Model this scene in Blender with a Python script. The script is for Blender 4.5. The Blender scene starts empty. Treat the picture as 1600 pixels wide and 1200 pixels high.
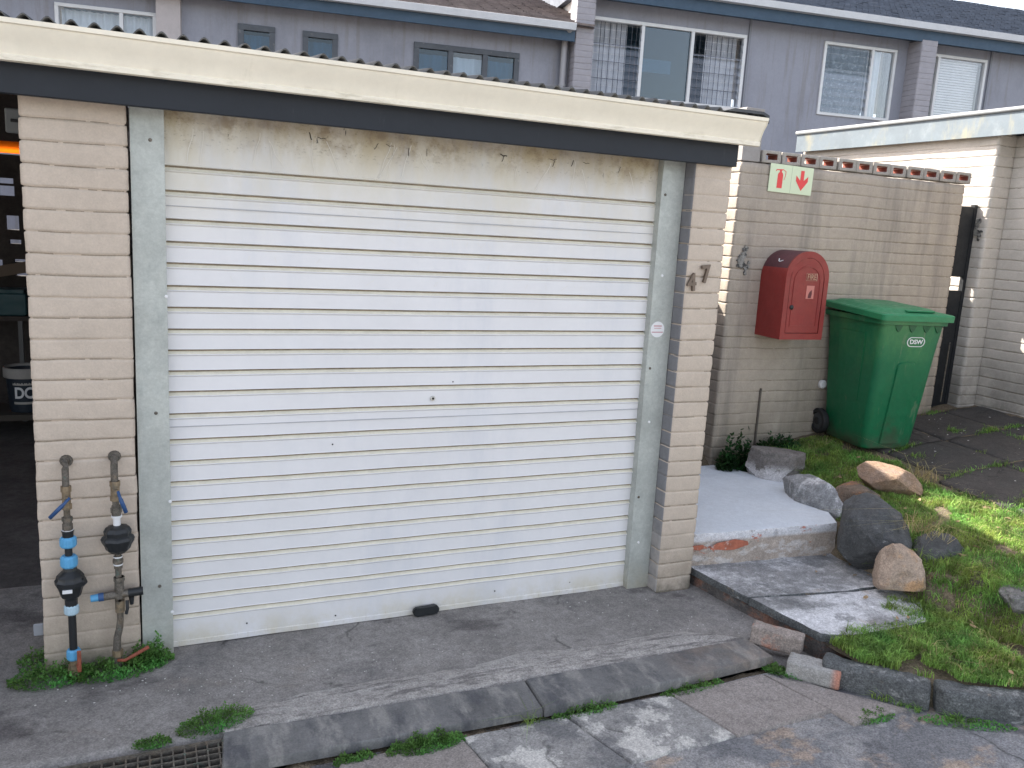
import bpy, bmesh, math, random
import numpy as np
from mathutils import Vector, Matrix
random.seed(7); rng = np.random.default_rng(7)
PI = math.pi; R = math.radians
sc = bpy.context.scene; COL = sc.collection

# ------------------------------------------------------------------ camera
cam_d = bpy.data.cameras.new('camera'); cam = bpy.data.objects.new('camera', cam_d); COL.objects.link(cam); sc.camera = cam
cam_d.sensor_fit = 'HORIZONTAL'; cam_d.sensor_width = 36.0; cam_d.lens = 1310.06/1600*36; cam_d.clip_end = 500; cam_d.clip_start = .05
rt = Vector((0.91646612, -0.39603822, 0.05695242)); up = Vector((0.02142047, 0.19070143, 0.98141435)); fw = Vector((0.3995385, 0.89821306, -0.18325473))
cam.matrix_world = Matrix(((rt.x, up.x, -fw.x, -0.0815), (rt.y, up.y, -fw.y, -3.8392), (rt.z, up.z, -fw.z, 1.9868), (0, 0, 0, 1)))
# ------------------------------------------------------------------ world, sun
SUNV = Vector((-.63, 1.0, 1.0)).normalized()      # direction towards the sun
elev = math.asin(SUNV.z); az = math.atan2(SUNV.x, SUNV.y)
w = bpy.data.worlds.new('World'); sc.world = w; w.use_nodes = True
nt = w.node_tree; bg = nt.nodes['Background']; sky = nt.nodes.new('ShaderNodeTexSky'); sky.sky_type = 'NISHITA'; sky.sun_disc = False
sky.sun_elevation = elev; sky.sun_rotation = az; sky.air_density = 1.0; sky.dust_density = 2.5; sky.ozone_density = 1.0
hs = nt.nodes.new('ShaderNodeHueSaturation'); hs.inputs['Saturation'].default_value = .60
nt.links.new(sky.outputs[0], hs.inputs['Color'])
wm = nt.nodes.new('ShaderNodeMix'); wm.data_type = 'RGBA'; wm.blend_type = 'MULTIPLY'; wm.inputs['Factor'].default_value = 1; wm.inputs[7].default_value = (1.06, 1.0, .955, 1)
nt.links.new(hs.outputs[0], wm.inputs[6]); nt.links.new(wm.outputs[2], bg.inputs[0]); bg.inputs[1].default_value = .15
sd = bpy.data.lights.new('sun', 'SUN'); so = bpy.data.objects.new('sun', sd); COL.objects.link(so)
sd.energy = 5.0; sd.angle = R(.53); sd.color = (1, .95, .86)
so.rotation_euler = SUNV.to_track_quat('Z', 'Y').to_euler()
sc.view_settings.view_transform = 'Standard'; sc.view_settings.look = 'None'; sc.view_settings.exposure = 1.74; sc.view_settings.gamma = 1
sc.render.resolution_x = 1024; sc.render.resolution_y = 768

# ------------------------------------------------------------------ numpy noise
def _h(i, j, k, s):
    n = (i.astype(np.int64)*374761393 + j.astype(np.int64)*668265263 + k.astype(np.int64)*2147483647 + s*974634777) & 0xffffffff
    n = ((n ^ (n >> 13))*1274126177) & 0xffffffff
    n = (n ^ (n >> 16)) & 0xffffffff
    return n/4294967295.0
def vn(P, sc_=1.0, s=0):
    q = np.asarray(P, float)*sc_; i = np.floor(q); f = q-i; f = f*f*(3-2*f); i = i.astype(np.int64)
    r = 0
    for a in (0, 1):
        for b in (0, 1):
            for c in (0, 1):
                wgt = (f[:, 0] if a else 1-f[:, 0])*(f[:, 1] if b else 1-f[:, 1])*(f[:, 2] if c else 1-f[:, 2])
                r = r + wgt*_h(i[:, 0]+a, i[:, 1]+b, i[:, 2]+c, s)
    return r*2-1
def fbm(P, sc_=1.0, s=0, o=3):
    r = 0; a = 1
    for k in range(o): r = r+a*vn(P, sc_*2**k, s+k); a *= .5
    return r
def ss(x): x = np.clip(x, 0, 1); return x*x*(3-2*x)

# ------------------------------------------------------------------ materials
MATS = {}
def M(name, col, rough=.8, metal=0, var=0, vscale=6, bump=0, bscale=60, layers=(), spec=.4, bdist=.01, fine=0, crack=0, agg=0):
    """layers: (colour, scale, lo, hi, stretch(x,y,z), zrange or None, strength)"""
    if name in MATS: return MATS[name]
    m = bpy.data.materials.new(name); m.use_nodes = True; nt = m.node_tree; N = nt.nodes; Lk = nt.links
    b = N['Principled BSDF']; b.inputs['Roughness'].default_value = rough; b.inputs['Metallic'].default_value = metal
    b.inputs['Specular IOR Level'].default_value = spec
    tc = N.new('ShaderNodeTexCoord'); oc = tc.outputs['Object']
    rgb = N.new('ShaderNodeRGB'); rgb.outputs[0].default_value = (*col, 1); cur = rgb.outputs[0]
    def noise(scale, stretch=(1, 1, 1), detail=9, off=0):
        mp = N.new('ShaderNodeMapping'); mp.inputs['Scale'].default_value = stretch; mp.inputs['Location'].default_value = (off, off*.7, off*1.3)
        Lk.new(oc, mp.inputs[0]); n = N.new('ShaderNodeTexNoise'); n.inputs['Scale'].default_value = scale; n.inputs['Detail'].default_value = detail
        n.inputs['Roughness'].default_value = .68; Lk.new(mp.outputs[0], n.inputs['Vector']); return n.outputs['Fac']
    def mr(v, lo, hi, a=0, bb=1):
        r = N.new('ShaderNodeMapRange'); r.inputs[1].default_value = lo; r.inputs[2].default_value = hi; r.inputs[3].default_value = a; r.inputs[4].default_value = bb
        r.interpolation_type = 'SMOOTHSTEP'; Lk.new(v, r.inputs[0]); return r.outputs[0]
    if var:
        h = N.new('ShaderNodeHueSaturation'); Lk.new(cur, h.inputs['Color']); Lk.new(mr(noise(vscale, off=3), .25, .75, 1-var, 1+var), h.inputs['Value'])
        h2 = N.new('ShaderNodeHueSaturation'); Lk.new(h.outputs[0], h2.inputs['Color']); Lk.new(mr(noise(vscale*9, off=9), .25, .75, 1-var*.5, 1+var*.5), h2.inputs['Value'])
        cur = h2.outputs[0]
    def scaleval(col_in, f):
        h = N.new('ShaderNodeHueSaturation'); Lk.new(col_in, h.inputs['Color']); Lk.new(f, h.inputs['Value']); return h.outputs[0]
    for i, l in enumerate(layers):
        c2, s_, lo, hi, st, zr, k = (list(l)+[None]*7)[:7]
        f = mr(noise(s_, st or (1, 1, 1), off=11+i*5.3), lo, hi, 0, 1 if k is None else k)
        if zr:
            sp = N.new('ShaderNodeSeparateXYZ'); Lk.new(oc, sp.inputs[0]); zz = sp.outputs['XYZ'.index(zr[2]) if len(zr) > 2 else 2]
            mm = N.new('ShaderNodeMath'); mm.operation = 'MULTIPLY'; Lk.new(f, mm.inputs[0]); Lk.new(mr(zz, zr[0], zr[1]), mm.inputs[1]); f = mm.outputs[0]
        mx = N.new('ShaderNodeMix'); mx.data_type = 'RGBA'; Lk.new(f, mx.inputs['Factor']); Lk.new(cur, mx.inputs[6]); mx.inputs[7].default_value = (*c2, 1); cur = mx.outputs[2]
    if fine: cur = scaleval(cur, mr(noise(130, detail=4, off=31), .32, .68, 1-fine, 1+fine)); cur = scaleval(cur, mr(noise(28, detail=6, off=33), .32, .68, 1-fine*.7, 1+fine*.7))
    if agg:
        vo = N.new('ShaderNodeTexVoronoi'); vo.inputs['Scale'].default_value = 170; Lk.new(oc, vo.inputs['Vector']); sx_ = N.new('ShaderNodeSeparateColor'); Lk.new(vo.outputs['Color'], sx_.inputs[0]); cur = scaleval(cur, mr(sx_.outputs[0], .0, 1, 1-agg, 1+agg))
    if crack:
        n3 = N.new('ShaderNodeTexNoise'); n3.inputs['Scale'].default_value = 4; n3.inputs['Detail'].default_value = 6; Lk.new(oc, n3.inputs['Vector'])
        ad = N.new('ShaderNodeMix'); ad.data_type = 'RGBA'; ad.blend_type = 'LINEAR_LIGHT'; ad.inputs['Factor'].default_value = .12; Lk.new(oc, ad.inputs[6]); Lk.new(n3.outputs['Color'], ad.inputs[7])
        vo = N.new('ShaderNodeTexVoronoi'); vo.feature = 'DISTANCE_TO_EDGE'; vo.inputs['Scale'].default_value = crack; Lk.new(ad.outputs[2], vo.inputs['Vector'])
        k1 = mr(vo.outputs['Distance'], .0, .012*crack, .45, 1); k2 = mr(noise(1.7, off=41), .48, .56)
        mm = N.new('ShaderNodeMix'); Lk.new(k2, mm.inputs[0]); mm.inputs[2].default_value = 1.0; Lk.new(k1, mm.inputs[3]); cur = scaleval(cur, mm.outputs[0])
    Lk.new(cur, b.inputs['Base Color'])
    if bump:
        bn = N.new('ShaderNodeBump'); bn.inputs['Strength'].default_value = bump; bn.inputs['Distance'].default_value = bdist
        Lk.new(noise(bscale, detail=8, off=1), bn.inputs['Height']); Lk.new(bn.outputs[0], b.inputs['Normal'])
    if metal or rough < .6:
        Lk.new(mr(noise(18, off=21), .3, .7, max(.05, rough-.1), min(1, rough+.15)), b.inputs['Roughness'])
    MATS[name] = m; return m
def glassmat(name, tint=(.85, .9, .95), refl=.22):
    m = bpy.data.materials.new(name); m.use_nodes = True; nt = m.node_tree; N = nt.nodes; N.clear()
    o = N.new('ShaderNodeOutputMaterial'); t = N.new('ShaderNodeBsdfTransparent'); t.inputs[0].default_value = (*tint, 1)
    g = N.new('ShaderNodeBsdfGlossy'); g.inputs['Roughness'].default_value = .03; mx = N.new('ShaderNodeMixShader'); fr = N.new('ShaderNodeLayerWeight'); fr.inputs[0].default_value = .18
    ad = N.new('ShaderNodeMath'); ad.operation = 'ADD'; ad.inputs[1].default_value = refl; nt.links.new(fr.outputs[1], ad.inputs[0])
    nt.links.new(ad.outputs[0], mx.inputs[0]); nt.links.new(t.outputs[0], mx.inputs[1]); nt.links.new(g.outputs[0], mx.inputs[2]); nt.links.new(mx.outputs[0], o.inputs[0]); return m
def leafmat(name, col, var=.35, trans=.4):
    m = bpy.data.materials.new(name); m.use_nodes = True; nt = m.node_tree; N = nt.nodes; N.clear(); L = nt.links
    o = N.new('ShaderNodeOutputMaterial'); d = N.new('ShaderNodeBsdfPrincipled'); d.inputs['Roughness'].default_value = .55; d.inputs['Specular IOR Level'].default_value = .3
    t = N.new('ShaderNodeBsdfTranslucent'); mx = N.new('ShaderNodeMixShader'); mx.inputs[0].default_value = trans
    at = N.new('ShaderNodeNewGeometry'); rp = N.new('ShaderNodeMapRange'); rp.inputs[3].default_value = 1-var; rp.inputs[4].default_value = 1+var
    L.new(at.outputs['Random Per Island'], rp.inputs[0]); h = N.new('ShaderNodeHueSaturation'); h.inputs['Color'].default_value = (*col, 1)
    L.new(rp.outputs[0], h.inputs['Value'])
    tc = N.new('ShaderNodeTexCoord'); n = N.new('ShaderNodeTexNoise'); n.inputs['Scale'].default_value = 5; L.new(tc.outputs['Object'], n.inputs[0])
    r2 = N.new('ShaderNodeMapRange'); r2.inputs[1].default_value = .3; r2.inputs[2].default_value = .7; r2.inputs[3].default_value = .46; r2.inputs[4].default_value = .53; L.new(n.outputs[0], r2.inputs[0]); L.new(r2.outputs[0], h.inputs['Hue'])
    n2 = N.new('ShaderNodeTexNoise'); n2.inputs['Scale'].default_value = 9; n2.inputs['Detail'].default_value = 4; L.new(tc.outputs['Object'], n2.inputs[0])
    r3 = N.new('ShaderNodeMapRange'); r3.inputs[1].default_value = .35; r3.inputs[2].default_value = .65; r3.inputs[3].default_value = .55; r3.inputs[4].default_value = 1.25; L.new(n2.outputs[0], r3.inputs[0])
    m3 = N.new('ShaderNodeMath'); m3.operation = 'MULTIPLY'; L.new(rp.outputs[0], m3.inputs[0]); L.new(r3.outputs[0], m3.inputs[1]); L.new(m3.outputs[0], h.inputs['Value'])
    L.new(h.outputs[0], d.inputs['Base Color']); L.new(h.outputs[0], t.inputs[0]); L.new(d.outputs[0], mx.inputs[1]); L.new(t.outputs[0], mx.inputs[2]); L.new(mx.outputs[0], o.inputs[0]); return m

BRICKP = M('painted_brick', (.52, .438, .358), .75, var=.06, vscale=3, bump=.35, bscale=90, layers=[((.30, .26, .22), 2.2, .55, .8, (1, 1, .6), None, .5), ((.20, .18, .15), 26, .70, .8, None, None, .6), ((.24, .2, .15), 4, .3, .65, None, (.5, .0), .75), ((.10, .10, .07), 6, .35, .6, None, (.14, .0), .8)], fine=0.045)
REVEAL = M('reveal_shade_brick', (.20, .20, .21), .8, var=.1, bump=.35, bscale=90, layers=[((.42, .385, .35), 4, .3, .6, None, (.7, .1), .8)])  # shade of the left-facing pier reveal put into the colour, lighter low down
BRICKW = M('painted_brick_wall', (.41, .35, .288), .75, var=.07, vscale=3, bump=.35, bscale=90, layers=[((.22, .20, .175), 3.4, .46, .66, (1.6, 1, .16), None, .6), ((.18, .17, .14), 22, .70, .8, None, None, .6), ((.13, .12, .08), 5, .25, .65, None, (1.0, .3), .6)], fine=0.06)
BRICKR = M('white_painted_brick', (.52, .475, .425), .75, var=.06, vscale=3, bump=.35, bscale=90, layers=[((.3, .28, .25), 3, .5, .8, None, None, .45), ((.13, .125, .11), 3, .25, .6, None, (1.5, .6), .75)], fine=0.05)
WHITE = M('door_paint', (.71, .70, .70), .42, var=.03, vscale=2, bump=.06, bscale=30, layers=[
    ((.60, .55, .42), 3, .2, .7, (1, 1, .5), (1.75, 2.3), .9), ((.42, .34, .20), 3.2, .28, .60, (1.3, 1, .6), (2.14, 2.36), .95), ((.27, .20, .12), 9, .45, .64, (1, 1, 1.2), (2.22, 2.33), .75), ((.13, .10, .07), 60, .56, .68, (1, 1, 1.6), (2.2, 2.27), .5), ((.05, .045, .04), 9, .64, .67, (2.5, 1, 1), (2.24, 2.3), .9),
    ((.55, .50, .36), 6, .3, .65, None, (.16, .02), .7), ((.30, .18, .07), 45, .55, .75, (2.5, 1, .5), (.07, .0), .7), ((.57, .585, .62), 1.6, .45, .7, (1.6, 1, .35), None, .55)])
RIBD = M('door_dirt_band', (.70, .66, .54), .6, var=.1, vscale=9, bump=.1, layers=[((.40, .36, .28), 18, .62, .8, (1, 1, 3), None, .5)])
DARKB = M('beam_paint', (.013, .017, .024), .6, var=.12, vscale=2, bump=.12, bscale=25, layers=[((.12, .12, .12), 14, .62, .8, (3, 1, .4), None, .4)])
CREAM = M('gutter_cream', (.82, .76, .63), .45, var=.05, vscale=3, bump=.03, layers=[((.36, .31, .2), 9, .5, .75, (.7, 1, 3), (2.52, 2.47), .6), ((.4, .36, .25), 7, .6, .8, (2, 1, .4), None, .35)])
GALV = M('galvanised', (.43, .45, .42), .5, metal=.25, var=.14, vscale=5, bump=.05, layers=[((.55, .57, .52), 12, .60, .75, (1.5, 1, .25), None, .5), ((.2, .23, .22), 4, .5, .8, (2, 1, .4), None, .5), ((.42, .36, .24), 4, .3, .7, None, (.25, .0), .6)], fine=0.05)
ROOFS = M('roof_sheet', (.055, .06, .068), .7, var=.2, vscale=5, bump=.1)
HOUSE = M('house_render', (.275, .285, .33), .85, var=.05, vscale=1.2, bump=.15, bscale=40, layers=[((.17, .175, .20), 1.1, .45, .7, (1, 1, .5), None, .5), ((.20, .19, .19), 4, .5, .68, (2.5, 1, .18), None, .5)], fine=0.04)
HBRICK = M('house_brick', (.31, .30, .325), .8, var=.08, vscale=4, bump=.2)
FASC = M('fascia_blue_grey', (.04, .075, .12), .55, var=.1, vscale=3, layers=[((.4, .4, .4), 8, .68, .74, (1, 1, 3), None, .6)])
WHITEF = M('white_frame', (.62, .63, .64), .45, var=.05)
DKFRAME = M('dark_frame', (.075, .085, .10), .6, var=.15, layers=[((.3, .3, .3), 8, .6, .7, None, None, .4)])
TILE = M('roof_tile', (.16, .13, .12), .75, var=.3, vscale=5, bump=.4, bscale=12, layers=[((.30, .26, .23), 6, .5, .75, (.4, 1, 1), None, .6)])
TILE2 = M('roof_tile_blue', (.085, .10, .13), .7, var=.3, vscale=5, bump=.4, bscale=12, layers=[((.2, .21, .24), 6, .5, .75, (.4, 1, 1), None, .5)])
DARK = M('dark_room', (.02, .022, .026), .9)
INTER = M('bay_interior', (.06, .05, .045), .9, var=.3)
BLACKP = M('black_plastic', (.018, .02, .022), .38, bump=.04)
DRIVE = M('driveway_concrete', (.25, .234, .218), .88, var=.22, vscale=2.0, bump=.5, bscale=120, layers=[((.085, .083, .088), 1.6, .50, .72, None, None, .75), ((.10, .095, .095), 9, .55, .75, None, None, .6), ((.27, .22, .18), 2.8, .56, .78, (1, 1.6, 1), None, .45), ((.10, .09, .088), 1.5, .55, .66, (1, 1.5, 1), None, .8), ((.42, .41, .38), 42, .66, .72, None, None, .7)], fine=0.16, crack=0.9, agg=0.14)
ROAD = M('road_surface', (.17, .172, .18), .9, var=.2, vscale=2, bump=.7, bscale=150, layers=[((.33, .32, .31), 2.2, .48, .60, None, None, .75), ((.38, .28, .20), 2.6, .53, .62, (1, 1.5, 1), None, .6), ((.08, .08, .088), 2.1, .54, .62, None, None, .75), ((.4, .4, .38), 55, .68, .75, None, None, .6)], fine=0.2, crack=1.2, agg=0.2)
SLABM = M('slab_concrete', (.27, .262, .25), .9, var=.15, vscale=4, bump=.5, bscale=110, layers=[((.56, .54, .50), 4.2, .51, .56, None, None, .8), ((.12, .12, .125), 3.4, .50, .60, None, None, .7)], fine=0.18, crack=2, agg=0.14)
SLABM2 = M('slab_brown', (.27, .24, .22), .9, var=.12, vscale=4, bump=.5, bscale=120, layers=[((.11, .105, .105), 4, .54, .7, None, None, .6), ((.38, .38, .36), 7, .62, .72, None, None, .4)], fine=0.16, agg=0.16)
SLATE = M('drain_plank', (.15, .148, .145), .7, var=.2, vscale=3, bump=.35, bscale=60, layers=[((.27, .26, .24), 2.8, .48, .62, (3, 1, 1), None, .75), ((.07, .072, .08), 2.5, .50, .64, (2.4, 1, 1), None, .8), ((.36, .27, .20), 3, .35, .7, None, (2.0, 2.5, 'X'), .7), ((.45, .45, .43), 40, .68, .76, None, None, .6)], fine=0.12, agg=0.06)
MORTAR = M('rough_mortar', (.40, .375, .35), .95, var=.2, vscale=9, bump=1.0, bscale=45, bdist=.02, layers=[((.14, .13, .125), 7, .50, .62, (.45, 3.2, 1), None, .8), ((.50, .48, .45), 8, .52, .64, (.4, 2.4, 1), None, .6)], fine=0.25, agg=0.1)
LAND = M('landing_paint', (.60, .64, .68), .8, var=.06, vscale=3, bump=.35, bscale=60, layers=[((.40, .40, .40), 7, .62, .74, None, None, .5)], fine=0.06)
RISER = M('landing_riser', (.40, .34, .29), .9, var=.15, vscale=6, bump=.6, bscale=60, layers=[((.62, .62, .64), 4, .2, .45, None, (.238, .262), .95), ((.60, .58, .57), 5, .50, .58, (1, 1, 2), None, .6), ((.22, .20, .17), 8, .55, .66, (1, 1, 1.6), None, .8), ((.44, .13, .07), 5.2, .595, .63, (1.2, 1, 3), None, .85)], fine=0.14, agg=0.1)
STEP = M('step_concrete', (.24, .24, .24), .9, var=.2, vscale=3, bump=.5, bscale=90, layers=[((.62, .62, .63), 1.7, .42, .56, (1, 1.2, 1), None, .9), ((.62, .62, .62), 16, .5, .68, None, None, .5), ((.13, .135, .14), 5, .55, .63, None, None, .6), ((.34, .27, .20), 4, .58, .7, None, None, .6)], fine=0.2, agg=0.14)
STEPS_ = M('step_side', (.115, .105, .098), .95, var=.3, vscale=8, bump=.8, bscale=50, layers=[((.24, .11, .07), 6, .5, .62, (1, 1, 2), None, .7), ((.04, .042, .045), 5, .5, .65, None, None, .7)], fine=0.25)
SOIL = M('soil', (.15, .118, .08), .95, var=.3, vscale=7, bump=.9, bscale=50, layers=[((.19, .15, .10), 6, .5, .7, None, None, .6), ((.05, .06, .03), 4, .5, .7, None, None, .6)], fine=0.3, agg=0.2)
YPAVE = M('yard_paving', (.055, .05, .047), .85, var=.25, vscale=4, bump=.6, bscale=80, layers=[((.05, .052, .05), 3, .5, .7, None, None, .7), ((.24, .21, .18), 9, .62, .72, None, None, .5)], fine=0.22, crack=1.5, agg=0.15)
KERB = M('kerb_concrete', (.10, .105, .105), .95, var=.25, vscale=7, bump=.9, bscale=45, layers=[((.38, .38, .37), 5, .55, .66, (1, 1, 2), None, .7), ((.24, .17, .11), 5, .6, .7, None, None, .6)], fine=0.28, agg=0.2)
REDBR = M('loose_brick', (.30, .255, .225), .9, var=.15, vscale=9, bump=.7, bscale=60, layers=[((.46, .20, .13), 7, .52, .62, None, None, .7), ((.14, .13, .12), 10, .58, .7, None, None, .6)], fine=0.2, agg=0.15)
REDBR2 = M('loose_brick_mortared', (.34, .33, .31), .9, var=.12, vscale=9, bump=.7, bscale=60, layers=[((.48, .20, .13), 3, .25, .5, None, (.07, .11, 'X'), .85), ((.16, .16, .15), 10, .6, .7, None, None, .5)], fine=0.16, agg=0.12)
RED = M('fire_box_red', (.25, .03, .026), .42, var=.1, vscale=5, bump=.08, bscale=30, layers=[((.22, .03, .03), 4, .5, .75, (1, 1, .5), None, .6), ((.1, .03, .03), 24, .68, .76, None, None, .5)], fine=0.07)
REDDK = M('fire_box_faded_top', (.10, .035, .042), .6, var=.2, vscale=6, bump=.2)
GREEN = M('bin_green', (.008, .13, .055), .40, var=.08, vscale=3, bump=.12, bscale=70, layers=[((.10, .26, .09), 2.2, .45, .70, (1, 1, .6), (.3, 1.0), .55), ((.045, .07, .04), 3, .52, .66, None, (.8, .0), .7), ((.16, .20, .13), 9, .60, .68, (1.6, 1.6, .3), None, .5), ((.09, .08, .06), 7, .35, .6, None, (.14, .0), .7)], fine=0.05)
GREENL = M('bin_lid_green', (.022, .20, .085), .38, var=.08, vscale=4, bump=.12, bscale=70, layers=[((.14, .27, .16), 6, .5, .75, None, None, .35)], fine=0.06)
RUBBER = M('rubber', (.02, .02, .022), .7)
METALG = M('weathered_iron', (.14, .125, .105), .6, metal=.4, var=.25, vscale=30, bump=.4, bscale=90, layers=[((.09, .17, .14), 30, .58, .68, None, None, .6), ((.2, .15, .10), 18, .5, .7, None, None, .7)], fine=0.25)
BRASS = M('old_brass', (.26, .20, .13), .5, metal=.5, var=.25, vscale=30, bump=.3, bscale=90, layers=[((.12, .11, .09), 25, .5, .65, None, None, .8)])
BLUEC = M('blue_coupling', (.10, .34, .58), .45, var=.1, vscale=20)
PALEC = M('pale_blue_coupling', (.38, .52, .60), .5, var=.1, vscale=20)
LEVB = M('blue_lever', (.03, .08, .2), .4, var=.2, vscale=30)
LEVR = M('rusty_lever', (.25, .07, .04), .7, var=.3, vscale=30)
WHITEP = M('white_plastic', (.72, .72, .72), .5)
BLACK = M('flat_black', (.01, .01, .012), .6)
CAPM = M('capping_brick', (.35, .32, .285), .8, var=.15, vscale=6, bump=.5, bscale=60, layers=[((.17, .16, .14), 12, .55, .7, None, None, .6)], fine=0.15)
CAPI = M('capping_brick_inside', (.22, .075, .055), .9, var=.2, vscale=12)
SIGNG = M('sign_plate', (.66, .74, .52), .45, var=.03)
SIGNR = M('sign_red', (.75, .07, .07), .5)
NUMB = M('number_bronze', (.17, .13, .10), .5, metal=.3, var=.2, vscale=30)
SPLAT = M('corroded_number', (.26, .25, .23), .9, var=.4, vscale=30, bump=.8, layers=[((.04, .04, .04), 30, .46, .56, None, None, .9)])
FASG = M('galvanised_fascia', (.13, .16, .185), .6, metal=.0, var=.1, vscale=3, bump=.08, layers=[((.30, .27, .17), 5, .5, .7, (1, 1, .35), None, .7), ((.25, .28, .3), 6, .5, .7, None, None, .4)])
GATE = M('gate_black', (.012, .014, .017), .5)
CURT = M('curtain', (.62, .60, .60), .9, var=.06, vscale=8)
CURTD = M('patterned_curtain', (.13, .15, .16), .9, layers=[((.42, .45, .46), 16, .56, .62, (1, 1, 2), None, .8)])
ORANGE = bpy.data.materials.new('orange_sheet'); ORANGE.use_nodes = True
_n = ORANGE.node_tree; _n.nodes.clear(); _o = _n.nodes.new('ShaderNodeOutputMaterial'); _t = _n.nodes.new('ShaderNodeBsdfTranslucent'); _t.inputs[0].default_value = (.9, .38, .08, 1); _n.links.new(_t.outputs[0], _o.inputs[0])
GLASS = glassmat('window_glass', (.9, .94, .97), .04); GLASSB = glassmat('blue_glass', (.42, .60, .70), .04); GLASSL = glassmat('louvre_glass', (.93, .95, .97), .0)
GRASS = leafmat('grass_blade', (.22, .37, .085), .5); DRY = leafmat('dry_grass', (.45, .38, .18), .3, .3)
WEED = leafmat('weed_leaf', (.11, .27, .06)); BUSHM = leafmat('bush_leaf', (.02, .075, .02), .4, .3)

# ------------------------------------------------------------------ object helpers
def thing(name, label, cat, loc=(0, 0, 0), rz=0, group=None):
    o = bpy.data.objects.new(name, None); COL.objects.link(o); o.location = loc; o.rotation_euler = (0, 0, rz); o.empty_display_size = .1
    o['label'] = label; o['category'] = cat
    if group: o['group'] = group
    return o
def link(name, me, mats, parent=None, smooth=False, label=None):
    o = bpy.data.objects.new(name, me); COL.objects.link(o)
    for m in (mats if isinstance(mats, (list, tuple)) else [mats]): me.materials.append(m)
    if parent: o.parent = parent
    if smooth: me.polygons.foreach_set('use_smooth', [True]*len(me.polygons))
    if label: o['label'] = label
    return o
def obj(name, bm, mats, parent=None, smooth=False, label=None, ang=None):
    bmesh.ops.recalc_face_normals(bm, faces=bm.faces[:])
    if ang:
        for f in bm.faces: f.smooth = True
        for e in bm.edges:
            if len(e.link_faces) == 2 and e.calc_face_angle(0) > R(ang): e.smooth = False
    me = bpy.data.meshes.new(name); bm.to_mesh(me); bm.free()
    return link(name, me, mats, parent, smooth, label)
def obj_split(name, bm, mats, parent=None, ang=40, gap=.004):
    """one object for each group of touching islands"""
    bm.faces.index_update(); bm.faces.ensure_lookup_table(); seen = {}; isl = []
    for f in bm.faces:
        if f.index in seen: continue
        st = [f]; seen[f.index] = len(isl); cur = []
        while st:
            q = st.pop(); cur.append(q.index)
            for e in q.edges:
                for g_ in e.link_faces:
                    if g_.index not in seen: seen[g_.index] = len(isl); st.append(g_)
        co = np.array([v.co[:] for i in cur for v in bm.faces[i].verts]); isl.append((cur, co.min(0)-gap, co.max(0)+gap))
    gr_ = list(range(len(isl)))
    for a in range(len(isl)):
        for b in range(a):
            if (isl[a][1] <= isl[b][2]).all() and (isl[b][1] <= isl[a][2]).all():
                ga, gb = gr_[a], gr_[b]; gr_ = [gb if q == ga else q for q in gr_]
    out = []
    for gid in sorted(set(gr_)):
        keep = {i for k in range(len(isl)) if gr_[k] == gid for i in isl[k][0]}; b2 = bm.copy(); b2.faces.index_update(); b2.faces.ensure_lookup_table()
        bmesh.ops.delete(b2, geom=[f for f in b2.faces if f.index not in keep], context='FACES'); out.append(obj(name, b2, mats, parent, ang=ang))
    bm.free(); return out
def tag(o, label, cat, group=None, kind=None):
    if kind: o['kind'] = kind
    o['label'] = label; o['category'] = cat
    if group: o['group'] = group
    return o
def struct(o): o['kind'] = 'structure'; return o
def NB(): return bmesh.new()
def box(bm, x0, x1, y0, y1, z0, z1, bev=0, mi=0, mtx=None, seg=1):
    b = bmesh.new(); bmesh.ops.create_cube(b, size=1)
    for v in b.verts: v.co = Vector((x0+(v.co.x+.5)*(x1-x0), y0+(v.co.y+.5)*(y1-y0), z0+(v.co.z+.5)*(z1-z0)))
    if bev: bmesh.ops.bevel(b, geom=b.edges[:], offset=bev, segments=seg, affect='EDGES', profile=.5)
    for f in b.faces: f.material_index = mi
    if mtx: bmesh.ops.transform(b, matrix=mtx, verts=b.verts)
    me = bpy.data.meshes.new('t'); b.to_mesh(me); b.free(); bm.from_mesh(me); bpy.data.meshes.remove(me)
def cyl(bm, p0, p1, r0, r1=None, n=14, mi=0, cap=True):
    p0 = Vector(p0); p1 = Vector(p1); r1 = r0 if r1 is None else r1; d = (p1-p0)
    q = d.to_track_quat('Z', 'Y'); A = []; B = []
    for i in range(n):
        a = 2*PI*i/n; e = Vector((math.cos(a), math.sin(a), 0))
        A.append(bm.verts.new(p0+q@(e*r0))); B.append(bm.verts.new(p1+q@(e*r1)))
    for i in range(n):
        f = bm.faces.new((A[i], A[(i+1) % n], B[(i+1) % n], B[i])); f.material_index = mi
    if cap:
        f = bm.faces.new(A[::-1]); f.material_index = mi; f = bm.faces.new(B); f.material_index = mi
def lathe(bm, base, axis, prof, n=20, mi=0):
    base = Vector(base); q = Vector(axis).to_track_quat('Z', 'Y'); rings = []
    for (r, h) in prof:
        rings.append([bm.verts.new(base+q@Vector((math.cos(2*PI*i/n)*r, math.sin(2*PI*i/n)*r, h))) for i in range(n)])
    for a, b in zip(rings, rings[1:]):
        for i in range(n): f = bm.faces.new((a[i], a[(i+1) % n], b[(i+1) % n], b[i])); f.material_index = mi
    f = bm.faces.new(rings[0][::-1]); f.material_index = mi; f = bm.faces.new(rings[-1]); f.material_index = mi
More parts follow.
